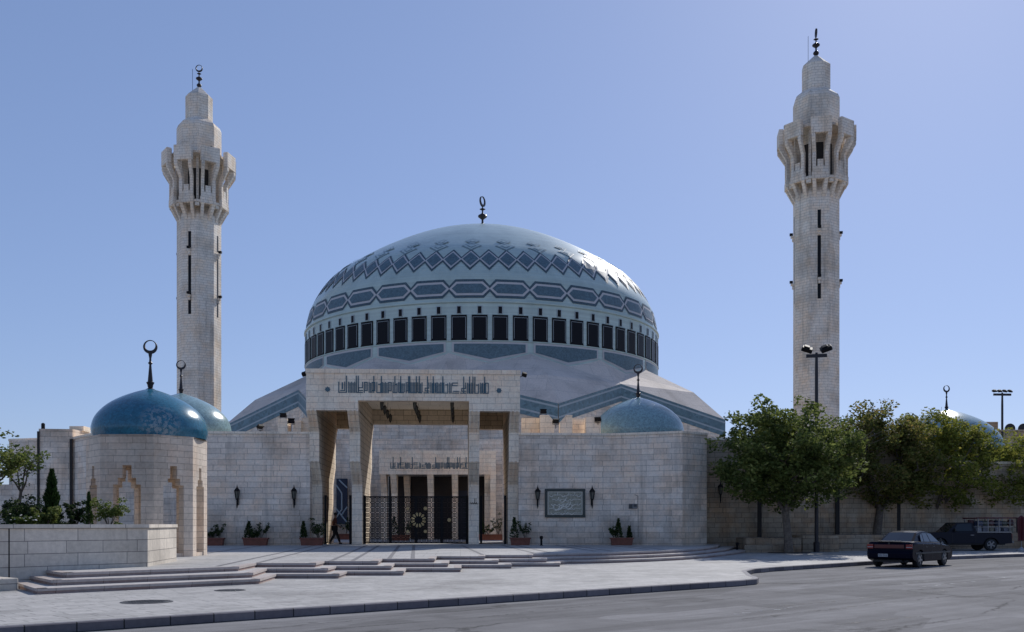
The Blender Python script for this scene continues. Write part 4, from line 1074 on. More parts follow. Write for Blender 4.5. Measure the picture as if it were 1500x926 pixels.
# tree pits
# ================================================================== FOLIAGE
def leaves(m, pts, n, rad, size, rnd, flat=.6, elong=1.6):
    for p_ in pts:
        for i in range(n):
            while True:
                d = Vector((rnd.uniform(-1,1),rnd.uniform(-1,1),rnd.uniform(-1,1)))
                if d.length < 1: break
            c = Vector(p_)+Vector((d.x*rad,d.y*rad,d.z*rad*flat))
            s = size*rnd.uniform(.6,1.3)
            u = Vector((rnd.gauss(0,1),rnd.gauss(0,1),rnd.gauss(-.1,.5))).normalized(); v_ = u.cross(Vector((rnd.gauss(0,1),rnd.gauss(0,1),rnd.gauss(0,1)))).normalized()
            a = c-u*s*elong*.5; b = c+u*s*elong*.5; l_ = c+v_*s*.42+u*s*.1; r_ = c-v_*s*.42+u*s*.1
            m.poly([a,r_,b,l_])
def grow(rnd, m, base, d, L, r_, depth, ends, spread=.55, up=.15, taper=.68, kids=(2,3), crook=.12):
    n = 4; pts = [Vector(base)]; dd = Vector(d).normalized()
    for i in range(n):
        dd = (dd+Vector((rnd.gauss(0,crook),rnd.gauss(0,crook),rnd.gauss(0,crook*.6)+up*.15))).normalized()
        pts.append(pts[-1]+dd*L/n)
    r1 = r_*taper
    m.tube(pts, [r_+(r1-r_)*i/n for i in range(n+1)], 7 if depth > 2 else 5)
    if depth <= 2: ends.append(pts[2])
    if depth == 0: ends.append(pts[-1]); return
    if depth == 1: ends.append(pts[-1])
    for k_ in range(rnd.randint(*kids)+(1 if depth > 2 else 0)):
        a = rnd.uniform(0,2*PI); e = Vector((math.cos(a),math.sin(a),0))
        nd = (dd*(1-spread)+e*spread*rnd.uniform(.8,1.3)+Vector((0,0,up))).normalized()
        q = pts[-1] if k_ < 2 else pts[rnd.choice((2,3))]
        grow(rnd, m, q, nd, L*rnd.uniform(.66,.9), r1*.72, depth-1, ends, spread, up, taper, kids, crook)
def tree(label, x, y, z, H, trunk_h, trunk_r, crown_r, seed, lm, bark, nl, lsize, clump, depth=4, lean=(0,0), pit=True, group='street trees in front of the side wall', name='street_tree', spread=.55, keep=1.0, cz=.45, fill_=0, low=None):
    rnd = random.Random(seed); t = thing(name, label, 'tree', (x,y,z), 0, group)
    m = MB(); ends = []
    pts = [(0,0,-.1),(lean[0]*.3,lean[1]*.3,trunk_h*.4),(lean[0],lean[1],trunk_h)]
    m.tube(pts, [trunk_r*1.25,trunk_r,trunk_r*.85], 10)
    nb = 4; crown_h = H-trunk_h
    for k_ in range(nb):
        a = 2*PI*k_/nb+rnd.uniform(-.3,.3)
        d = Vector((math.cos(a)*.65,math.sin(a)*.65,.9))
        grow(rnd, m, (lean[0],lean[1],trunk_h-.1), d, crown_h*.36, trunk_r*.55, depth-1, ends, spread)
    m.build('trunk', bark, t, smooth=60)
    # pull the ends of the twigs into the crown's envelope
    zc = trunk_h+crown_h*cz; es = []
    for e in ends:
        v_ = Vector(((e.x-lean[0])/crown_r, (e.y-lean[1])/crown_r, (e.z-zc)/(crown_h*(1-cz) if e.z > zc else crown_h*cz)))
        if v_.length > 1: v_ = v_.normalized()*rnd.uniform(.82,1.0)
        es.append(Vector((v_.x*crown_r+lean[0], v_.y*crown_r+lean[1], zc+v_.z*(crown_h*(1-cz) if v_.z > 0 else crown_h*cz))))
    for i in range(fill_):
        while True:
            v_ = Vector((rnd.uniform(-1,1),rnd.uniform(-1,1),rnd.uniform(-1,1)))
            if .45 < v_.length < 1: break
        lump = 1-.22*abs(math.sin(v_.x*5+seed)*math.cos(v_.y*4+v_.z*6))
        v_ *= lump
        es.append(Vector((v_.x*crown_r+lean[0], v_.y*crown_r+lean[1], zc+v_.z*(crown_h*(1-cz) if v_.z > 0 else crown_h*cz))))
    es = [e for e in es if rnd.random() < keep]
    lv = MB(); per = max(3, int(nl/len(es))); leaves(lv, es, per, clump, lsize, rnd)
    lv.build('crown', lm, t)
    if pit:
        q = MB(); q.lathe([(1.05,0),(1.05,.03),(.0,.035)], 20, (0,0,0)); o = q.build('soil_ring', M['soil'], t)
    return t
tree('broad dense green street tree nearest the curved steps', 14.0,49.7,.15, 8.15,2.1,.20,3.95, 3, M['leaf_a'], M['bark'], 30000,.135,.50, 4, (-.15,.1), spread=.6, fill_=420, cz=.40)
tree('sparser browning street tree behind the dark car', 20.9,56.5,.15, 8.6,2.3,.24,3.3, 12, M['leaf_b'], M['bark'], 22000,.13,.50, 4, (.25,0), spread=.48, keep=1, fill_=320, cz=.36)
tree('yellow green street tree in front of the pickup cab', 25.0,57.9,.15, 8.3,2.0,.20,3.5, 21, M['leaf_c'], M['bark'], 20000,.13,.50, 4, (-.2,0), spread=.52, fill_=300, cz=.38)
tree('low yellow green street tree above the pickup bed', 29.3,59.9,.15, 7.3,2.0,.20,3.5, 33, M['leaf_c'], M['bark'], 22000,.13,.5, 4, (.2,0), spread=.55, fill_=320, cz=.38)
tree('reddish yellow street tree cut by the right edge', 33.0,61.6,.15, 6.9,2.0,.2,3.3, 44, M['leaf_b'], M['bark'], 13000,.13,.5, 4, (0,0), spread=.55, fill_=220, cz=.40)
# garden trees at the left
tree('thin leafed young tree in the garden bed with a pale slanting trunk', -14.9,29.6,1.5, 3.0,1.15,.05,1.25, 5, M['leaf_e'], M['bark_light'], 700,.07,.20, 3, (.12,0), False, 'small trees in the garden bed', 'garden_tree', .6, .8)
tree('leafy garden tree cut by the left edge of the view', -14.6,27.4,1.5, 2.95,1.0,.06,1.0, 8, M['leaf_a'], M['bark_light'], 2400,.075,.22, 3, (0,0), False, 'small trees in the garden bed', 'garden_tree', .55, 1, fill_=40)
def conifer(label, x, y, z, H, r_, seed, n=2200, s=.05):
    rnd = random.Random(seed); t = thing('cypress', label, 'conifer', (x,y,z), 0, 'small conifers in the garden bed')
    m = MB(); m.tube([(0,0,-.05),(0,0,H*.9)], [.04,.01], 6); m.build('trunk', M['bark'], t)
    lv = MB()
    for i in range(n):
        u = rnd.random()**.75; zz = u*H; rr = r_*(1-u)**.8*(.75+.35*math.sin(u*23+seed)*.5+.15)*math.sqrt(rnd.random()); a = rnd.uniform(0,2*PI)
        c = Vector((rr*math.cos(a), rr*math.sin(a), zz+.03)); d = Vector((math.cos(a),math.sin(a),1.3)).normalized(); v_ = d.cross(Vector((rnd.gauss(0,1),rnd.gauss(0,1),rnd.gauss(0,1)))).normalized(); q = s*rnd.uniform(.7,1.6)
        lv.poly([c-d*q, c+v_*q*.35, c+d*q*1.4, c-v_*q*.35])
    lv.build('foliage', M['conifer'], t)
conifer('pointed green conifer standing in the garden bed', -13.25,28.3,1.5, 1.62,.36, 2, 3000)
conifer('narrow dark small conifer beside the leafy rose bush', -11.75,27.3,1.5, .95,.13, 6, 900, .035)
def shrub(label, x, y, z, rx, h, seed, lm, n=1400, s=.06, name='garden_shrub', group='low shrubs in the garden bed', stems=5):
    rnd = random.Random(seed); t = thing(name, label, 'shrub', (x,y,z), 0, group)
    m = MB(); ends = []
    for k_ in range(stems):
        a = rnd.uniform(0,2*PI); e = Vector((math.cos(a)*rx*.8, math.sin(a)*rx*.6, h*rnd.uniform(.7,1.0)))
        m.tube([(0,0,-.03), e*.5+Vector((0,0,.08)), e], [.014,.01,.005], 5); ends += [e, e*.7, e*.5+Vector((0,0,.06))]
    m.build('stems', M['bark'], t)
    for i in range(n//70):
        v_ = Vector((rnd.gauss(0,.5)*rx, rnd.gauss(0,.4)*rx, abs(rnd.gauss(.45,.25))*h)); ends.append(v_)
    lv = MB(); leaves(lv, ends, max(3,n//len(ends)), rx*.28, s, rnd); lv.build('foliage', lm, t); return t
shrub('loose leafy rose bush standing above the garden wall near its bright end', -11.15,27.2,1.5,.50,.80,1,M['leaf_e'],1500,.05)
shrub('dark rounded shrub between the conifer and the kiosk', -12.65,28.5,1.5,.36,.75,2,M['leaf_d'],1300)
shrub('dark spreading shrub at the foot of the young garden tree', -13.75,27.6,1.5,.55,.62,3,M['leaf_d'],1700)
shrub('broad dark shrub at the left end of the garden bed', -14.3,28.6,1.5,.75,.85,4,M['leaf_d'],2200)
shrub('low mid green shrub in front of the pointed conifer', -12.95,27.3,1.5,.42,.55,9,M['leaf_a'],1300)
tt = shrub('low shrub dotted with white blossoms in the garden bed', -13.0,26.3,1.5,.32,.32,7,M['leaf_e'],700)
m = MB(); rnd = random.Random(5)
for i in range(26): m.lathe([(.0,0),(.035,.01),(.0,.02)], 6, (rnd.gauss(0,.16),rnd.gauss(-.1,.1),.16+abs(rnd.gauss(0,.09))))
m.build('blossom', M['petal'], tt)
# potted plants
def pot(x, y, z, wd, label, plants, seed, rz=RZ):
    rnd = random.Random(seed); t = thing('planter_trough', label, 'potted plant', (x,y,z), rz, 'terracotta troughs with plants')
    m = MB(); h = .40; d = .22; w2 = wd/2
    a = [(-w2*.90,-d*.85,0),(w2*.90,-d*.85,0),(w2*.90,d*.85,0),(-w2*.90,d*.85,0)]; b_ = [(-w2,-d,h),(w2,-d,h),(w2,d,h),(-w2,d,h)]
    for i in range(4): m.poly([a[i],a[(i+1)%4],b_[(i+1)%4],b_[i]])
    m.poly(a[::-1]); m.build('trough', M['terracotta'], t)
    m = MB(); e = .03
    m.box((-w2-e,-d-e,h-.07),(w2+e,-d,h)); m.box((-w2-e,d,h-.07),(w2+e,d+e,h)); m.box((-w2-e,-d,h-.07),(-w2,d,h)); m.box((w2,-d,h-.07),(w2+e,d,h)); m.build('rim', M['terracotta'], t)
    m = MB(); m.poly([(-w2,-d,h-.05),(w2,-d,h-.05),(w2,d,h-.05),(-w2,d,h-.05)]); m.build('soil', M['soil'], t)
    lv = MB(); st = MB()
    for (px_, hh_, rr, kind) in plants:
        x0 = px_*w2
        if kind == 'cone':
            for i in range(420):
                u = rnd.random(); r_ = rr*(1-u)**.9*math.sqrt(rnd.random())+.01; q = rnd.uniform(0,2*PI); c = Vector((x0+r_*math.cos(q), r_*math.sin(q), h+u*hh_)); dd = Vector((math.cos(q),math.sin(q),.8)).normalized(); v_ = dd.cross(Vector((rnd.gauss(0,1),rnd.gauss(0,1),rnd.gauss(0,1)))).normalized()*.03
                lv.poly([c-dd*.04,c+v_,c+dd*.08,c-v_])
            st.tube([(x0,0,h-.1),(x0,0,h+hh_)], .012, 5)
        else:
            for k_ in range(9):
                q = rnd.uniform(0,2*PI); ev = Vector((math.cos(q)*rr, math.sin(q)*rr*.7, hh_*rnd.uniform(.45,1.0))); o_ = Vector((x0,0,h-.05)); mid = o_+ev*.5+Vector((0,0,.05))
                st.tube([o_, mid, o_+ev], [.01,.008,.004], 4); leaves(lv, [o_+ev, mid, o_+ev*.75], 13, .085, .055, rnd, 1, 2.2)
    lv.build('foliage', M['leaf_d'], t); st.build('stems', M['bark'], t)
def wl_(px, side): 
    q = gl_(px) if side < 0 else gr_(px); return q.x, q.y-.34
pot(*wl_(317,-1), .5, .95, 'terracotta trough with a drooping plant beside the blue domed kiosk', [(-.5,.5,.4,'bush'),(.5,.75,.25,'bush')], 1)
pot(*wl_(377,-1), .5, 1.25, 'terracotta trough with a cone and a bushy plant below the first left lantern', [(-.55,.85,.30,'cone'),(.45,.85,.40,'bush'),(-.2,.4,.3,'bush')], 2)
pot(*wl_(459,-1), .5, 1.18, 'terracotta trough with a tall leafy shrub at the left foot of the portal', [(-.75,.85,.20,'cone'),(.5,1.15,.45,'bush'),(.55,.8,.35,'bush')], 3)
x_, y_ = gw(5.75,.85)
pot(*wl_(762,1), .5, 1.05, 'terracotta trough with two plants at the right foot of the portal', [(-.6,1.05,.27,'cone'),(.45,.9,.42,'bush')], 4)
pot((911-750)/F*51.3, 51.4, .5, 1.15, 'terracotta trough with a pointed plant below the entry panel', [(-.3,1.0,.24,'cone'),(-.75,.6,.2,'bush'),(.7,.6,.15,'cone')], 5)
pot((506-750)/F*70, 70.3, .5, 1.2, 'terracotta trough deep in the courtyard seen through the left passage', [(0,1.3,.4,'bush'),(.6,.8,.3,'bush')], 6)
pot((585-750)/F*66, 66, .5, 1.4, 'terracotta trough in the courtyard behind the iron gate', [(-.5,1.2,.4,'cone'),(.5,1.0,.45,'bush')], 7)
pot((712-750)/F*68, 68, .5, 1.3, 'terracotta trough in the courtyard seen through the right passage beside the portico', [(-.5,1.2,.3,'cone'),(.2,.8,.4,'bush')], 8)
pot((730-750)/F*68, 68, .5, 1.2, 'terracotta trough with the bushiest plant behind the right passage', [(0,1.5,.5,'bush'),(.5,1.2,.4,'bush')], 9)
# ================================================================== VEHICLES
def side_poly(m, prof, slices, mi=0):
    """prof: list of (x,z); slices: list of (y, fn(x,z)->(x,z)); lofts side profiles across the width"""
    n = len(prof); idx = []
    for y, fn in slices:
        i = len(m.v); m.v += [(fn(x,z)[0], y, fn(x,z)[1]) for x,z in prof]; idx.append(i)
    for a,b in zip(idx, idx[1:]):
        for k_ in range(n):
            m.f.append((a+k_, a+(k_+1)%n, b+(k_+1)%n, b+k_)); m.m.append(mi)
    m.f.append(tuple(idx[0]+n-1-k_ for k_ in range(n))); m.m.append(mi); m.f.append(tuple(idx[-1]+k_ for k_ in range(n))); m.m.append(mi)
def fixn(o):
    b = bmesh.new(); b.from_mesh(o.data); bmesh.ops.recalc_face_normals(b, faces=b.faces); b.to_mesh(o.data); b.free(); o.data.set_sharp_from_angle(angle=R(24)); return o
def arch(xc, r_, zb, n=9):
    a0 = math.asin(max(-1,min(1,(zb-.31)/r_)))
    return [(xc-r_*math.cos(a0+(PI-2*a0)*i/n), .31+r_*math.sin(a0+(PI-2*a0)*i/n)) for i in range(n+1)]
M['paint'] = mat('dark_navy_car_paint', (.004,.005,.014), .18, 0, spec=.045)
M['glass'] = mat('car_glass', (.012,.018,.025), .06, 0, spec=.5)
M['tyre'] = mat('tyre_rubber', (.012,.012,.012), .8); M['rim'] = mat('alloy', (.22,.22,.23), .35, .8)
M['tail'] = mat('red_lens', (.22,.012,.01), .25); M['chrome'] = mat('chrome', (.6,.6,.6), .15, 1)
M['plate'] = mat('plate_white', (.35,.36,.38), .5); M['trim'] = mat('black_trim', (.012,.012,.013), .5)
def wheel(parent, x, y, r_, wd, side):
    m = MB(); T_ = Matrix.Translation((x,y,r_))@Matrix.Rotation(R(90),4,'X')
    w_ = m; ro = MB(); ro.lathe([(r_*.62,-wd/2),(r_*.93,-wd/2),(r_,-wd*.35),(r_,wd*.35),(r_*.93,wd/2),(r_*.62,wd/2)], 28, M4=T_)
    o = ro.build('wheel', M['tyre'], parent, smooth=35)
    s = side*(wd/2-.02); q = MB()
    q.lathe([(r_*.64,-.02),(r_*.64,.02),(r_*.58,.03),(r_*.58,.0),(.05,.0)], 24, M4=Matrix.Translation((x,y+s,r_))@Matrix.Rotation(R(-90*side),4,'X'), mi=0)
    for k_ in range(5):
        a = k_*2*PI/5+.2; T2 = Matrix.Translation((x,y+s+side*.025,r_))@Matrix.Rotation(a,4,'Y')
        q.box((.04,-.01,-.035),(r_*.60,.01,.035), M4=T2)
    q.lathe([(.055,0),(.05,.035)], 12, M4=Matrix.Translation((x,y+s,r_))@Matrix.Rotation(R(-90*side),4,'X')); q.build('rim', M['rim'], o)
    return o
car = thing('parked_car', 'dark navy four door saloon car standing at the kerb seen from behind', 'car', ((14.95+13.9)/2-.55*.68*1.0, (36.3+37.3)/2-.55*.73, 0), R(47))
car.location = (14.43-.80*.682, 36.8-.80*.731, 0)
# car local: x forward from rear bumper, y left; wheels r=.31; rear axle x=.80, front axle x=3.32, length 4.22
prof = [(.10,.30),(.42,.22)]+arch(.80,.37,.24)[0:]+arch(3.32,.37,.24)+[(3.95,.24),(4.16,.34),(4.20,.52),(4.14,.68),(3.85,.78),(3.2,.87),(2.95,.90),(2.0,.93),(1.0,.96),(.55,.97),(.10,.945),(.03,.86),(.02,.62),(-.02,.56),(0,.38)]
def shr(k_, up=.0, inn=.0):
    return lambda x,z: (x+(2.1-x)*inn, (z-up if z > .8 else z) if True else z)
sl_ = [(-.84,lambda x,z:(2.1+(x-2.1)*.955, .28+(z-.28)*.80 if z > .5 else max(z,.26))),(-.845,lambda x,z:(2.1+(x-2.1)*.965, z if z < .62 else .62+(z-.62)*.72)),(-.80,lambda x,z:(2.1+(x-2.1)*.98, z if z < .7 else .7+(z-.7)*.90)),(-.70,lambda x,z:(2.1+(x-2.1)*.995, z)),(-.35,lambda x,z:(x,z+.006)),(0,lambda x,z:(x,z+.01))]
sl_ = sl_[1:]
sl_ = sl_ + [(-y,f) for y,f in sl_[::-1][1:]]
m = MB(); side_poly(m, prof, sl_); fixn(m.build('body', M['paint'], car, smooth=40))
# greenhouse: lower and upper rings
def green(m, lo, hi, mi=0):
    """lo/hi: dicts with x rear, x front, half width rear/front, z"""
    a = [(lo[0],-lo[2],lo[4]),(lo[1],-lo[3],lo[5]),(lo[1],lo[3],lo[5]),(lo[0],lo[2],lo[4])]
    b_ = [(hi[0],-hi[2],hi[4]),(hi[1],-hi[3],hi[5]),(hi[1],hi[3],hi[5]),(hi[0],hi[2],hi[4])]
    for i in range(4): m.poly([a[i],a[(i+1)%4],b_[(i+1)%4],b_[i]], mi)
    m.poly(b_, mi)
    return a, b_
m = MB()
# roof shell as a lofted skin with slight crown
RX = [(.62,.94,.66),(1.25,1.285,.545),(1.6,1.335,.535),(2.1,1.345,.535),(2.45,1.30,.53),(3.12,.90,.68)]
for i in range(len(RX)-1):
    (x0,z0,h0),(x1,z1,h1) = RX[i],RX[i+1]
    ys = (-1,-.85,0,.85,1)
    for j in range(4):
        q = lambda x,z,h,u: (x,h*u,z-(.03 if abs(u)==1 else 0)+(.012 if u==0 else 0))
        m.poly([q(x0,z0,h0,ys[j]),q(x1,z1,h1,ys[j]),q(x1,z1,h1,ys[j+1]),q(x0,z0,h0,ys[j+1])], 1 if i in (0,4) and j in (1,2) else 0)
# sides
for s in (-1,1):
    low = [(.62,.94),(3.12,.90)]
    pts_hi = [(x,s*h,z-.03) for x,z,h in RX]
    m.poly([pts_hi[0],pts_hi[1],pts_hi[2],pts_hi[3],pts_hi[4],pts_hi[5],(2.0,s*.775,.885),(1.2,s*.765,.90)], 0)
gh = m.build('cabin', [M['paint'],M['glass']], car, smooth=25)
def sidewin(pts, s):
    m = MB(); m.poly([(x, s*(.775-(z-.89)*.52+.012), z) for x,z in pts]); return m.build('side_window', M['glass'], car)
for s in (-1,1):
    sidewin([(1.42,.95),(2.0,.94),(2.0,1.26),(1.60,1.265)], s); sidewin([(2.06,.94),(2.86,.935),(2.44,1.24),(2.06,1.26)], s); sidewin([(1.12,.955),(1.37,.95),(1.55,1.25),(1.33,1.20)], s)
    m = MB(); m.box((2.74,s*.80-.06,.93),(2.84,s*.80+.10*s+.02,1.05)); m.build('wing_mirror', M['paint'], car, bevel=.02)
    for x in (1.35,2.1): 
        m = MB(); m.box((x,s*.838-.008,.74),(x+.17,s*.838+.008,.775)); m.build('door_handle', M['trim'], car)
    m = MB(); m.box((.35,s*.845-.012,.50),(3.9,s*.845+.012,.56)); m.build('side_trim', M['trim'], car, bevel=.005)
    for x in (2.03,2.95,1.13):
        m = MB(); m.box((x,s*.832-.014,.30),(x+.012,s*.832+.014,.87)); m.build('door_seam', M['trim'], car)
    m = MB(); m.box((-.005,s*.72-.13,.70),(.045,s*.72+.10,.86)); m.box((-.008,s*.72-.12,.745),(.0,s*.72+.08,.77),1); m.build('tail_light', [M['tail'],M['plate']], car, bevel=.01)
    m = MB(); m.box((4.02,s*.6-.14,.56),(4.15,s*.6+.14,.68)); m.build('headlight', M['plate'], car, bevel=.02)
    for x in (.80,3.32): wheel(car, x, s*.735, .31, .19, s)
m = MB(); m.box((-.002,-.55,.71),(.032,.55,.85)); m.build('tail_panel', mat('dark_red_panel',(.09,.01,.01),.3), car, bevel=.01)
m = MB(); m.box((.012,-.45,.965),(.10,.45,.985)); m.box((.0,-.03,.86),(.03,.03,.93)); m.build('boot_trim', M['trim'], car)
m = MB(); m.box((-.05,-.78,.33),(.10,.78,.56)); m.box((4.12,-.76,.30),(4.24,.76,.52)); m.build('bumper', M['paint'], car, bevel=.04)
m = MB(); m.box((-.062,.02,.40),(-.05,.38,.51)); pl = m.build('number_plate', M['plate'], car)
m = MB()
for i,x in enumerate((.06,.11,.16,.23,.28,.33)): m.box((-.065,x,.425),(-.062,x+.012,.485)); m.box((-.065,x,.425+(i%3)*.024),(-.062,x+.03,.436+(i%3)*.024))
m.build('plate_marks', M['trim'], pl)
m = MB(); m.box((.2,-.66,.20),(4.0,.66,.30)); m.box((.45,-.60,.25),(1.15,.60,.66)); m.box((2.97,-.6,.25),(3.67,.6,.66)); m.tube([(.0,-.45,.26),(.3,-.45,.26)], .03, 8); m.build('underbody', M['trim'], car)
m = MB()
for x in (1.45,2.2):
    for s in (-.32,.32): m.box((x,s-.2,.55),(x+.13,s+.2,1.02)); m.box((x+.02,s-.1,1.03),(x+.10,s+.1,1.16))
m.build('seat', M['trim'], car, bevel=.03)

# ---- pickup, facing left
M['paint2'] = mat('dull_slate_paint', (.02,.02,.028), .45, 0, spec=.12)
M['redp'] = mottled('faded_red_paint', (.10,.014,.018), .6, .15, 4)
pk = thing('pickup_truck', 'old slate grey pickup with a red topped cage of goods over its bed', 'pickup truck', (27.15,54.2,.15), R(181))
prof = [(.0,.42),(.55,.38)]+arch(1.15,.43,.40)+arch(3.95,.43,.40)+[(4.55,.36),(4.80,.42),(4.84,.62),(4.80,.84),(4.60,.93),(3.75,1.00),(3.35,1.02),(1.95,1.02),(1.93,.98),(.04,.98)]
sl_ = [(-.83,lambda x,z:(x,z if z<.6 else .6+(z-.6)*.90)),(-.80,lambda x,z:(x,z)),(0,lambda x,z:(x,z+(.012 if z>.9 and x>3.3 else 0)))]
sl_ = sl_+[(-y,f) for y,f in sl_[::-1][1:]]
m = MB(); side_poly(m, prof, sl_); fixn(m.build('body', M['paint2'], pk, smooth=35))
m = MB(); RXp = [(1.98,1.0,.74),(2.05,1.50,.62),(2.25,1.55,.61),(2.95,1.54,.61),(3.50,1.02,.72)]
for i in range(len(RXp)-1):
    (x0,z0,h0),(x1,z1,h1) = RXp[i],RXp[i+1]; m.poly([(x0,-h0,z0),(x1,-h1,z1),(x1,h1,z1),(x0,h0,z0)], 1 if i in (0,3) else 0)
for s in (-1,1): m.poly([(x,s*h,z) for x,z,h in RXp]+[(2.7,s*.77,1.0)], 0)
m.build('cabin', [M['paint2'],M['glass']], pk)
for s in (-1,1):
    m = MB(); m.poly([(x,s*(.765-(z-1.02)*.30+.02),z) for x,z in ((2.15,1.08),(3.22,1.07),(2.92,1.46),(2.18,1.48))]); m.build('side_window', M['glass'], pk)
    m = MB(); m.box((3.12,s*.82-.05,1.05),(3.2,s*.82+.14*s,1.22)); m.build('wing_mirror', M['trim'], pk, bevel=.02)
    m = MB(); m.box((-.02,s*.70-.09,.66),(.02,s*.70+.09,.92)); m.build('tail_light', M['tail'], pk)
    m = MB(); m.box((.02,s*.815-.03,.99),(1.93,s*.815+.02,1.05)); m.build('bed_rail', M['rim'], pk)
    m = MB(); m.box((4.78,s*.58-.15,.66),(4.86,s*.58+.15,.80)); m.build('headlight', M['plate'], pk)
    for x in (1.99,3.28): m = MB(); m.box((x,s*.825-.012,.45),(x+.015,s*.825+.012,.99)); m.build('door_seam', M['trim'], pk)
    m = MB(); m.box((2.1,s*.832-.01,.84),(2.28,s*.832+.015,.88)); m.build('door_handle', M['rim'], pk)
    for x in (1.15,3.95): wheel(pk, x, s*.71, .34, .22, s)
m = MB(); m.box((-.14,-.75,.42),(-.02,.75,.55)); m.box((-.03,-.72,.58),(0,.72,.96)); m.build('rear_bumper', M['rim'], pk, bevel=.02)
m = MB(); m.box((.3,-.65,.32),(4.6,.65,.45)); m.box((.75,-.6,.4),(1.6,.6,.85)); m.box((3.5,-.6,.4),(4.4,.6,.85)); m.build('underbody', M['trim'], pk)
# cage over the bed
m = MB()
for x in (-.28,.1,.7,1.3,1.85):
    for s in (-1,1): m.box((x-.022,s*.76-.022,.98),(x+.022,s*.76+.022,1.78))
for s in (-1,1):
    for z in (1.28,1.5): m.box((-.28,s*.76-.015,z),(1.85,s*.76+.015,z+.03))
m.build('cage', M['rim'], pk)
m = MB()
for s in (-1,1): m.box((-.32,s*.78-.025,1.76),(1.95,s*.78+.025,1.82))
m.box((1.9,-.78,1.74),(1.97,.78,1.80)); m.build('roof_rack', M['redp'], pk, bevel=.01)
m = MB()
for x0,x1 in ((.0,.5),(.55,1.2)): m.box((x0,-.6,1.80),(x1,.6,1.835))
m.build('rack_board', mottled('worn_board',(.30,.25,.20),.8), pk)
rnd = random.Random(8)
gcols = [(.16,.16,.19),(.06,.07,.05),(.22,.2,.15),(.10,.04,.04),(.3,.3,.33),(.04,.05,.09)]
gm = [mottled('goods_%s'%n, c, .6, .25, 6) for n,c in zip(('grey','olive','tan','maroon','white','blue'),gcols)]
k_ = 0
for i, x in enumerate((-.1,.25,.62,.98,1.34,1.66)):
    for s in (-1,1):
        for lv_ in (0,1):
            wz = rnd.uniform(.22,.33); z = 1.0+lv_*.36; T_ = Matrix.Translation((x,s*.45,z))@Matrix.Rotation(rnd.uniform(-.3,.3),4,'Z')
            m = MB()
            if (k_+i) % 3 == 0: m.lathe([(.10,0),(.155,.03),(.17,wz*.6),(.14,wz),(.05,wz+.04)], 12, M4=T_)
            elif (k_+i) % 3 == 1: m.box((-.15,-.17,0),(.15,.17,wz), M4=T_); m.box((-.12,-.14,wz),(.12,.14,wz+.03), M4=T_)
            else: m.lathe([(.13,0),(.16,.02),(.16,wz),(.12,wz+.02),(.10,wz+.01)], 14, M4=T_)
            o = m.build('packed_goods', gm[k_%6], None, smooth=40); o.location = pk.location; o.rotation_euler = pk.rotation_euler
            kind = ['jar','box','tub'][(k_+i)%3]; colr = ('grey','olive','tan','maroon','white','blue')[k_%6]
            tag(o, f'small {colr} {kind} packed {"low" if lv_==0 else "high"} in the {"kerb side" if s>0 else "wall side"} of the pickup cage', kind, 'goods packed in the pickup cage'); o.name = 'packed_'+kind
            k_ += 1
# folded red parasol behind the pickup
ps = thing('folded_parasol', 'folded dark red parasol standing on a pale base behind the pickup', 'parasol', ((1496-750)/F*53.2,53.2,.15), 0)
m = MB(); m.tube([(0,0,.1),(0,0,1.95)], .025, 8); m.build('pole', M['rim'], ps)
m = MB()
n = 16
rings = [(1.92,.03),(1.80,.14),(1.55,.17),(1.1,.15),(.7,.12),(.55,.15)]
i0 = len(m.v)
for z, r_ in rings:
    for k_ in range(n): q = r_*(1+.28*math.cos(k_*PI)); m.v.append((q*math.cos(k_*2*PI/n), q*math.sin(k_*2*PI/n), z))
for j in range(len(rings)-1):
    for k_ in range(n): m.f.append((i0+j*n+k_, i0+j*n+(k_+1)%n, i0+(j+1)*n+(k_+1)%n, i0+(j+1)*n+k_)); m.m.append(0)
m.build('canopy', M['redp'], ps)
m = MB(); m.lathe([(.26,0),(.26,.08),(.10,.13),(.05,.2)], 16); m.build('base', M['plate'], ps, smooth=40)

# ================================================================== PERSON walking in the left passage
pp = P(490,797,54.2)
per = thing('person', 'person in a reddish brown top and dark trousers walking through the left passage', 'person', (pp.x, 54.2, .5), 0)
# faces +X (walking to the right), joints
J = {'pel':(0,0,.93),'spn':(.01,0,1.12),'chs':(.03,0,1.32),'nek':(.04,0,1.46),'hed':(.06,0,1.53),'top':(.065,0,1.70),
 'hl':(0,.09,.90),'kl':(.16,.09,.50),'al':(.30,.09,.09),'tl':(.42,.09,.03),
 'hr':(0,-.09,.90),'kr':(-.02,-.09,.50),'ar':(-.26,-.09,.12),'tr':(-.18,-.09,.02),
 'sl':(.03,.19,1.38),'el':(-.10,.23,1.13),'wl':(-.05,.23,.90),'sr':(.03,-.19,1.38),'er':(.05,-.24,1.12),'wr':(.24,-.21,.98)}
def body(name, chain, rad, mats, parent, sub=1):
    names = []
    for e in chain:
        for q in e:
            if q not in names: names.append(q)
    me = bpy.data.meshes.new(name); me.from_pydata([J[q] for q in names], [(names.index(a),names.index(b_)) for a,b_ in chain], [])
    o = bpy.data.objects.new(name, me); COL.objects.link(o); me.materials.append(mats)
    o.modifiers.new('skin','SKIN'); me.skin_vertices.new(name='') if not me.skin_vertices else None
    for i,q in enumerate(names): me.skin_vertices[0].data[i].radius = rad[q]; me.skin_vertices[0].data[i].use_root = (i == 0)
    s_ = o.modifiers.new('sub','SUBSURF'); s_.levels = sub; s_.render_levels = 2
    for p_ in me.polygons: p_.use_smooth = True
    o.parent = parent; return o
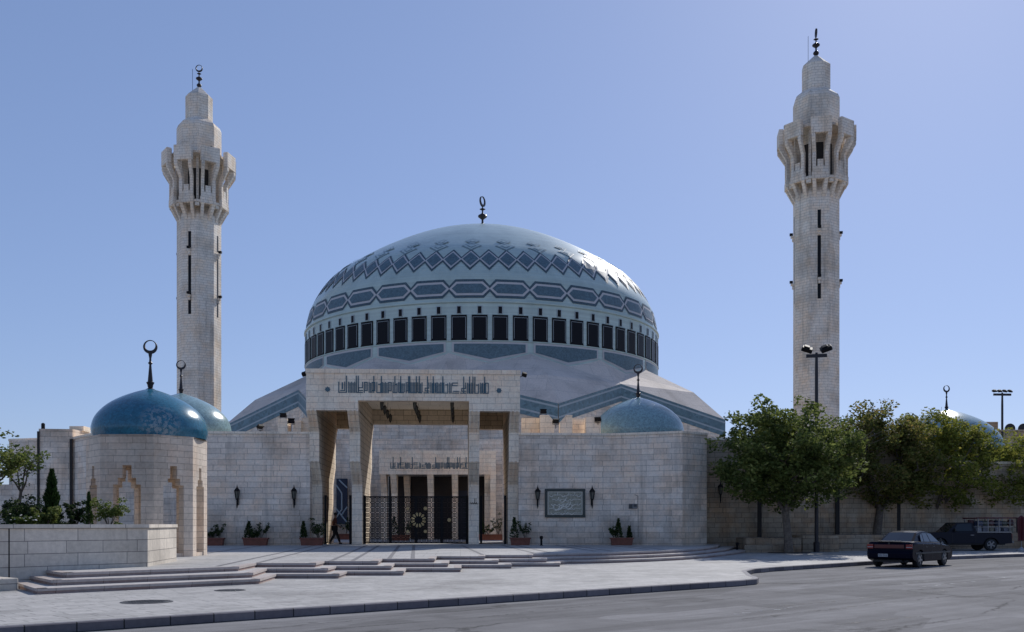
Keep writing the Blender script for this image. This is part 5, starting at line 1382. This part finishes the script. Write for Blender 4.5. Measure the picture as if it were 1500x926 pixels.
skin_m = mat('skin', (.30,.17,.11), .6); top_m = mottled('brown_top', (.13,.04,.025), .9, .15, 12); tr_m = mottled('dark_trousers', (.022,.018,.018), .9, .15, 12); hair_m = mat('dark_hair', (.012,.01,.01), .6)
RAD = {'pel':(.15,.12),'spn':(.14,.11),'chs':(.17,.12),'nek':(.055,.055),'hed':(.085,.075),'top':(.07,.07),'hl':(.09,.09),'kl':(.06,.06),'al':(.042,.042),'tl':(.035,.03),'hr':(.09,.09),'kr':(.06,.06),'ar':(.042,.042),'tr':(.035,.03),
 'sl':(.06,.06),'el':(.045,.045),'wl':(.03,.03),'sr':(.06,.06),'er':(.045,.045),'wr':(.03,.03)}
ch = [('pel','spn'),('spn','chs'),('chs','nek'),('nek','hed'),('hed','top'),('pel','hl'),('hl','kl'),('kl','al'),('al','tl'),('pel','hr'),('hr','kr'),('kr','ar'),('ar','tr'),('chs','sl'),('sl','el'),('el','wl'),('chs','sr'),('sr','er'),('er','wr')]
body('body', ch, RAD, skin_m, per)
grow_ = lambda ks, d: {k_:(RAD[k_][0]+d, RAD[k_][1]+d) for k_ in RAD}
body('shirt', [('pel','spn'),('spn','chs'),('chs','sl'),('sl','el'),('chs','sr'),('sr','er')], grow_(0,.025), top_m, per)
body('trousers', [('pel','hl'),('hl','kl'),('kl','al'),('pel','hr'),('hr','kr'),('kr','ar')], grow_(0,.022), tr_m, per)
m = MB(); m.lathe([(.0,.10),(.06,.085),(.088,.03),(.09,-.03),(.075,-.08)], 14, M4=Matrix.Translation((.045,0,1.66))@Matrix.Rotation(-.35,4,'Y')); m.build('hair', hair_m, per, smooth=60)
m = MB(); m.lathe([(.0,-.018),(.016,0),(.0,.03)], 6, (.145,0,1.615)); 
for s in (-1,1): m.lathe([(.0,-.01),(.01,0),(.0,.01)], 6, (.128,s*.032,1.64)); m.lathe([(.0,-.025),(.016,0),(.0,.025)], 6, (.05,s*.085,1.62))
m.tube([(.135,-.025,1.575),(.14,0,1.573),(.135,.025,1.575)], .006, 4); m.build('face', skin_m, per)
for s,(a,b_) in ((1,('el','wl')),(-1,('er','wr'))):
    w_ = Vector(J[b_]); d = (w_-Vector(J[a])).normalized(); m = MB()
    m.tube([w_-d*.02, w_+d*.05, w_+d*.09], [.026,.034,.028], 8)
    sd = Vector((0,1,0)) if abs(d.y) < .9 else Vector((1,0,0)); fw = d.cross(sd).normalized(); 
    for i,L in enumerate((.065,.075,.07,.055)):
        o_ = w_+d*.085+fw*(.024-.016*i); m.tube([o_, o_+d*L*.5, o_+d*L*.9-sd*s*.025], [.009,.008,.006], 6)
    th_ = w_+d*.03+fw*.028; m.tube([th_, th_+d*.03+fw*.025, th_+d*.06+fw*.02-sd*s*.012], [.011,.009,.007], 6)
    m.build('hand', skin_m, per, smooth=60)
for a_,b_ in (('al','tl'),('ar','tr')):
    A = Vector(J[a_]); B = Vector(J[b_]); m = MB(); m.tube([A+Vector((-.05,0,-.05)), A+Vector((.02,0,-.04)), B], [.045,.05,.035], 8); m.build('shoe', M['trim'], per, smooth=60)
per.rotation_euler.z = R(12)
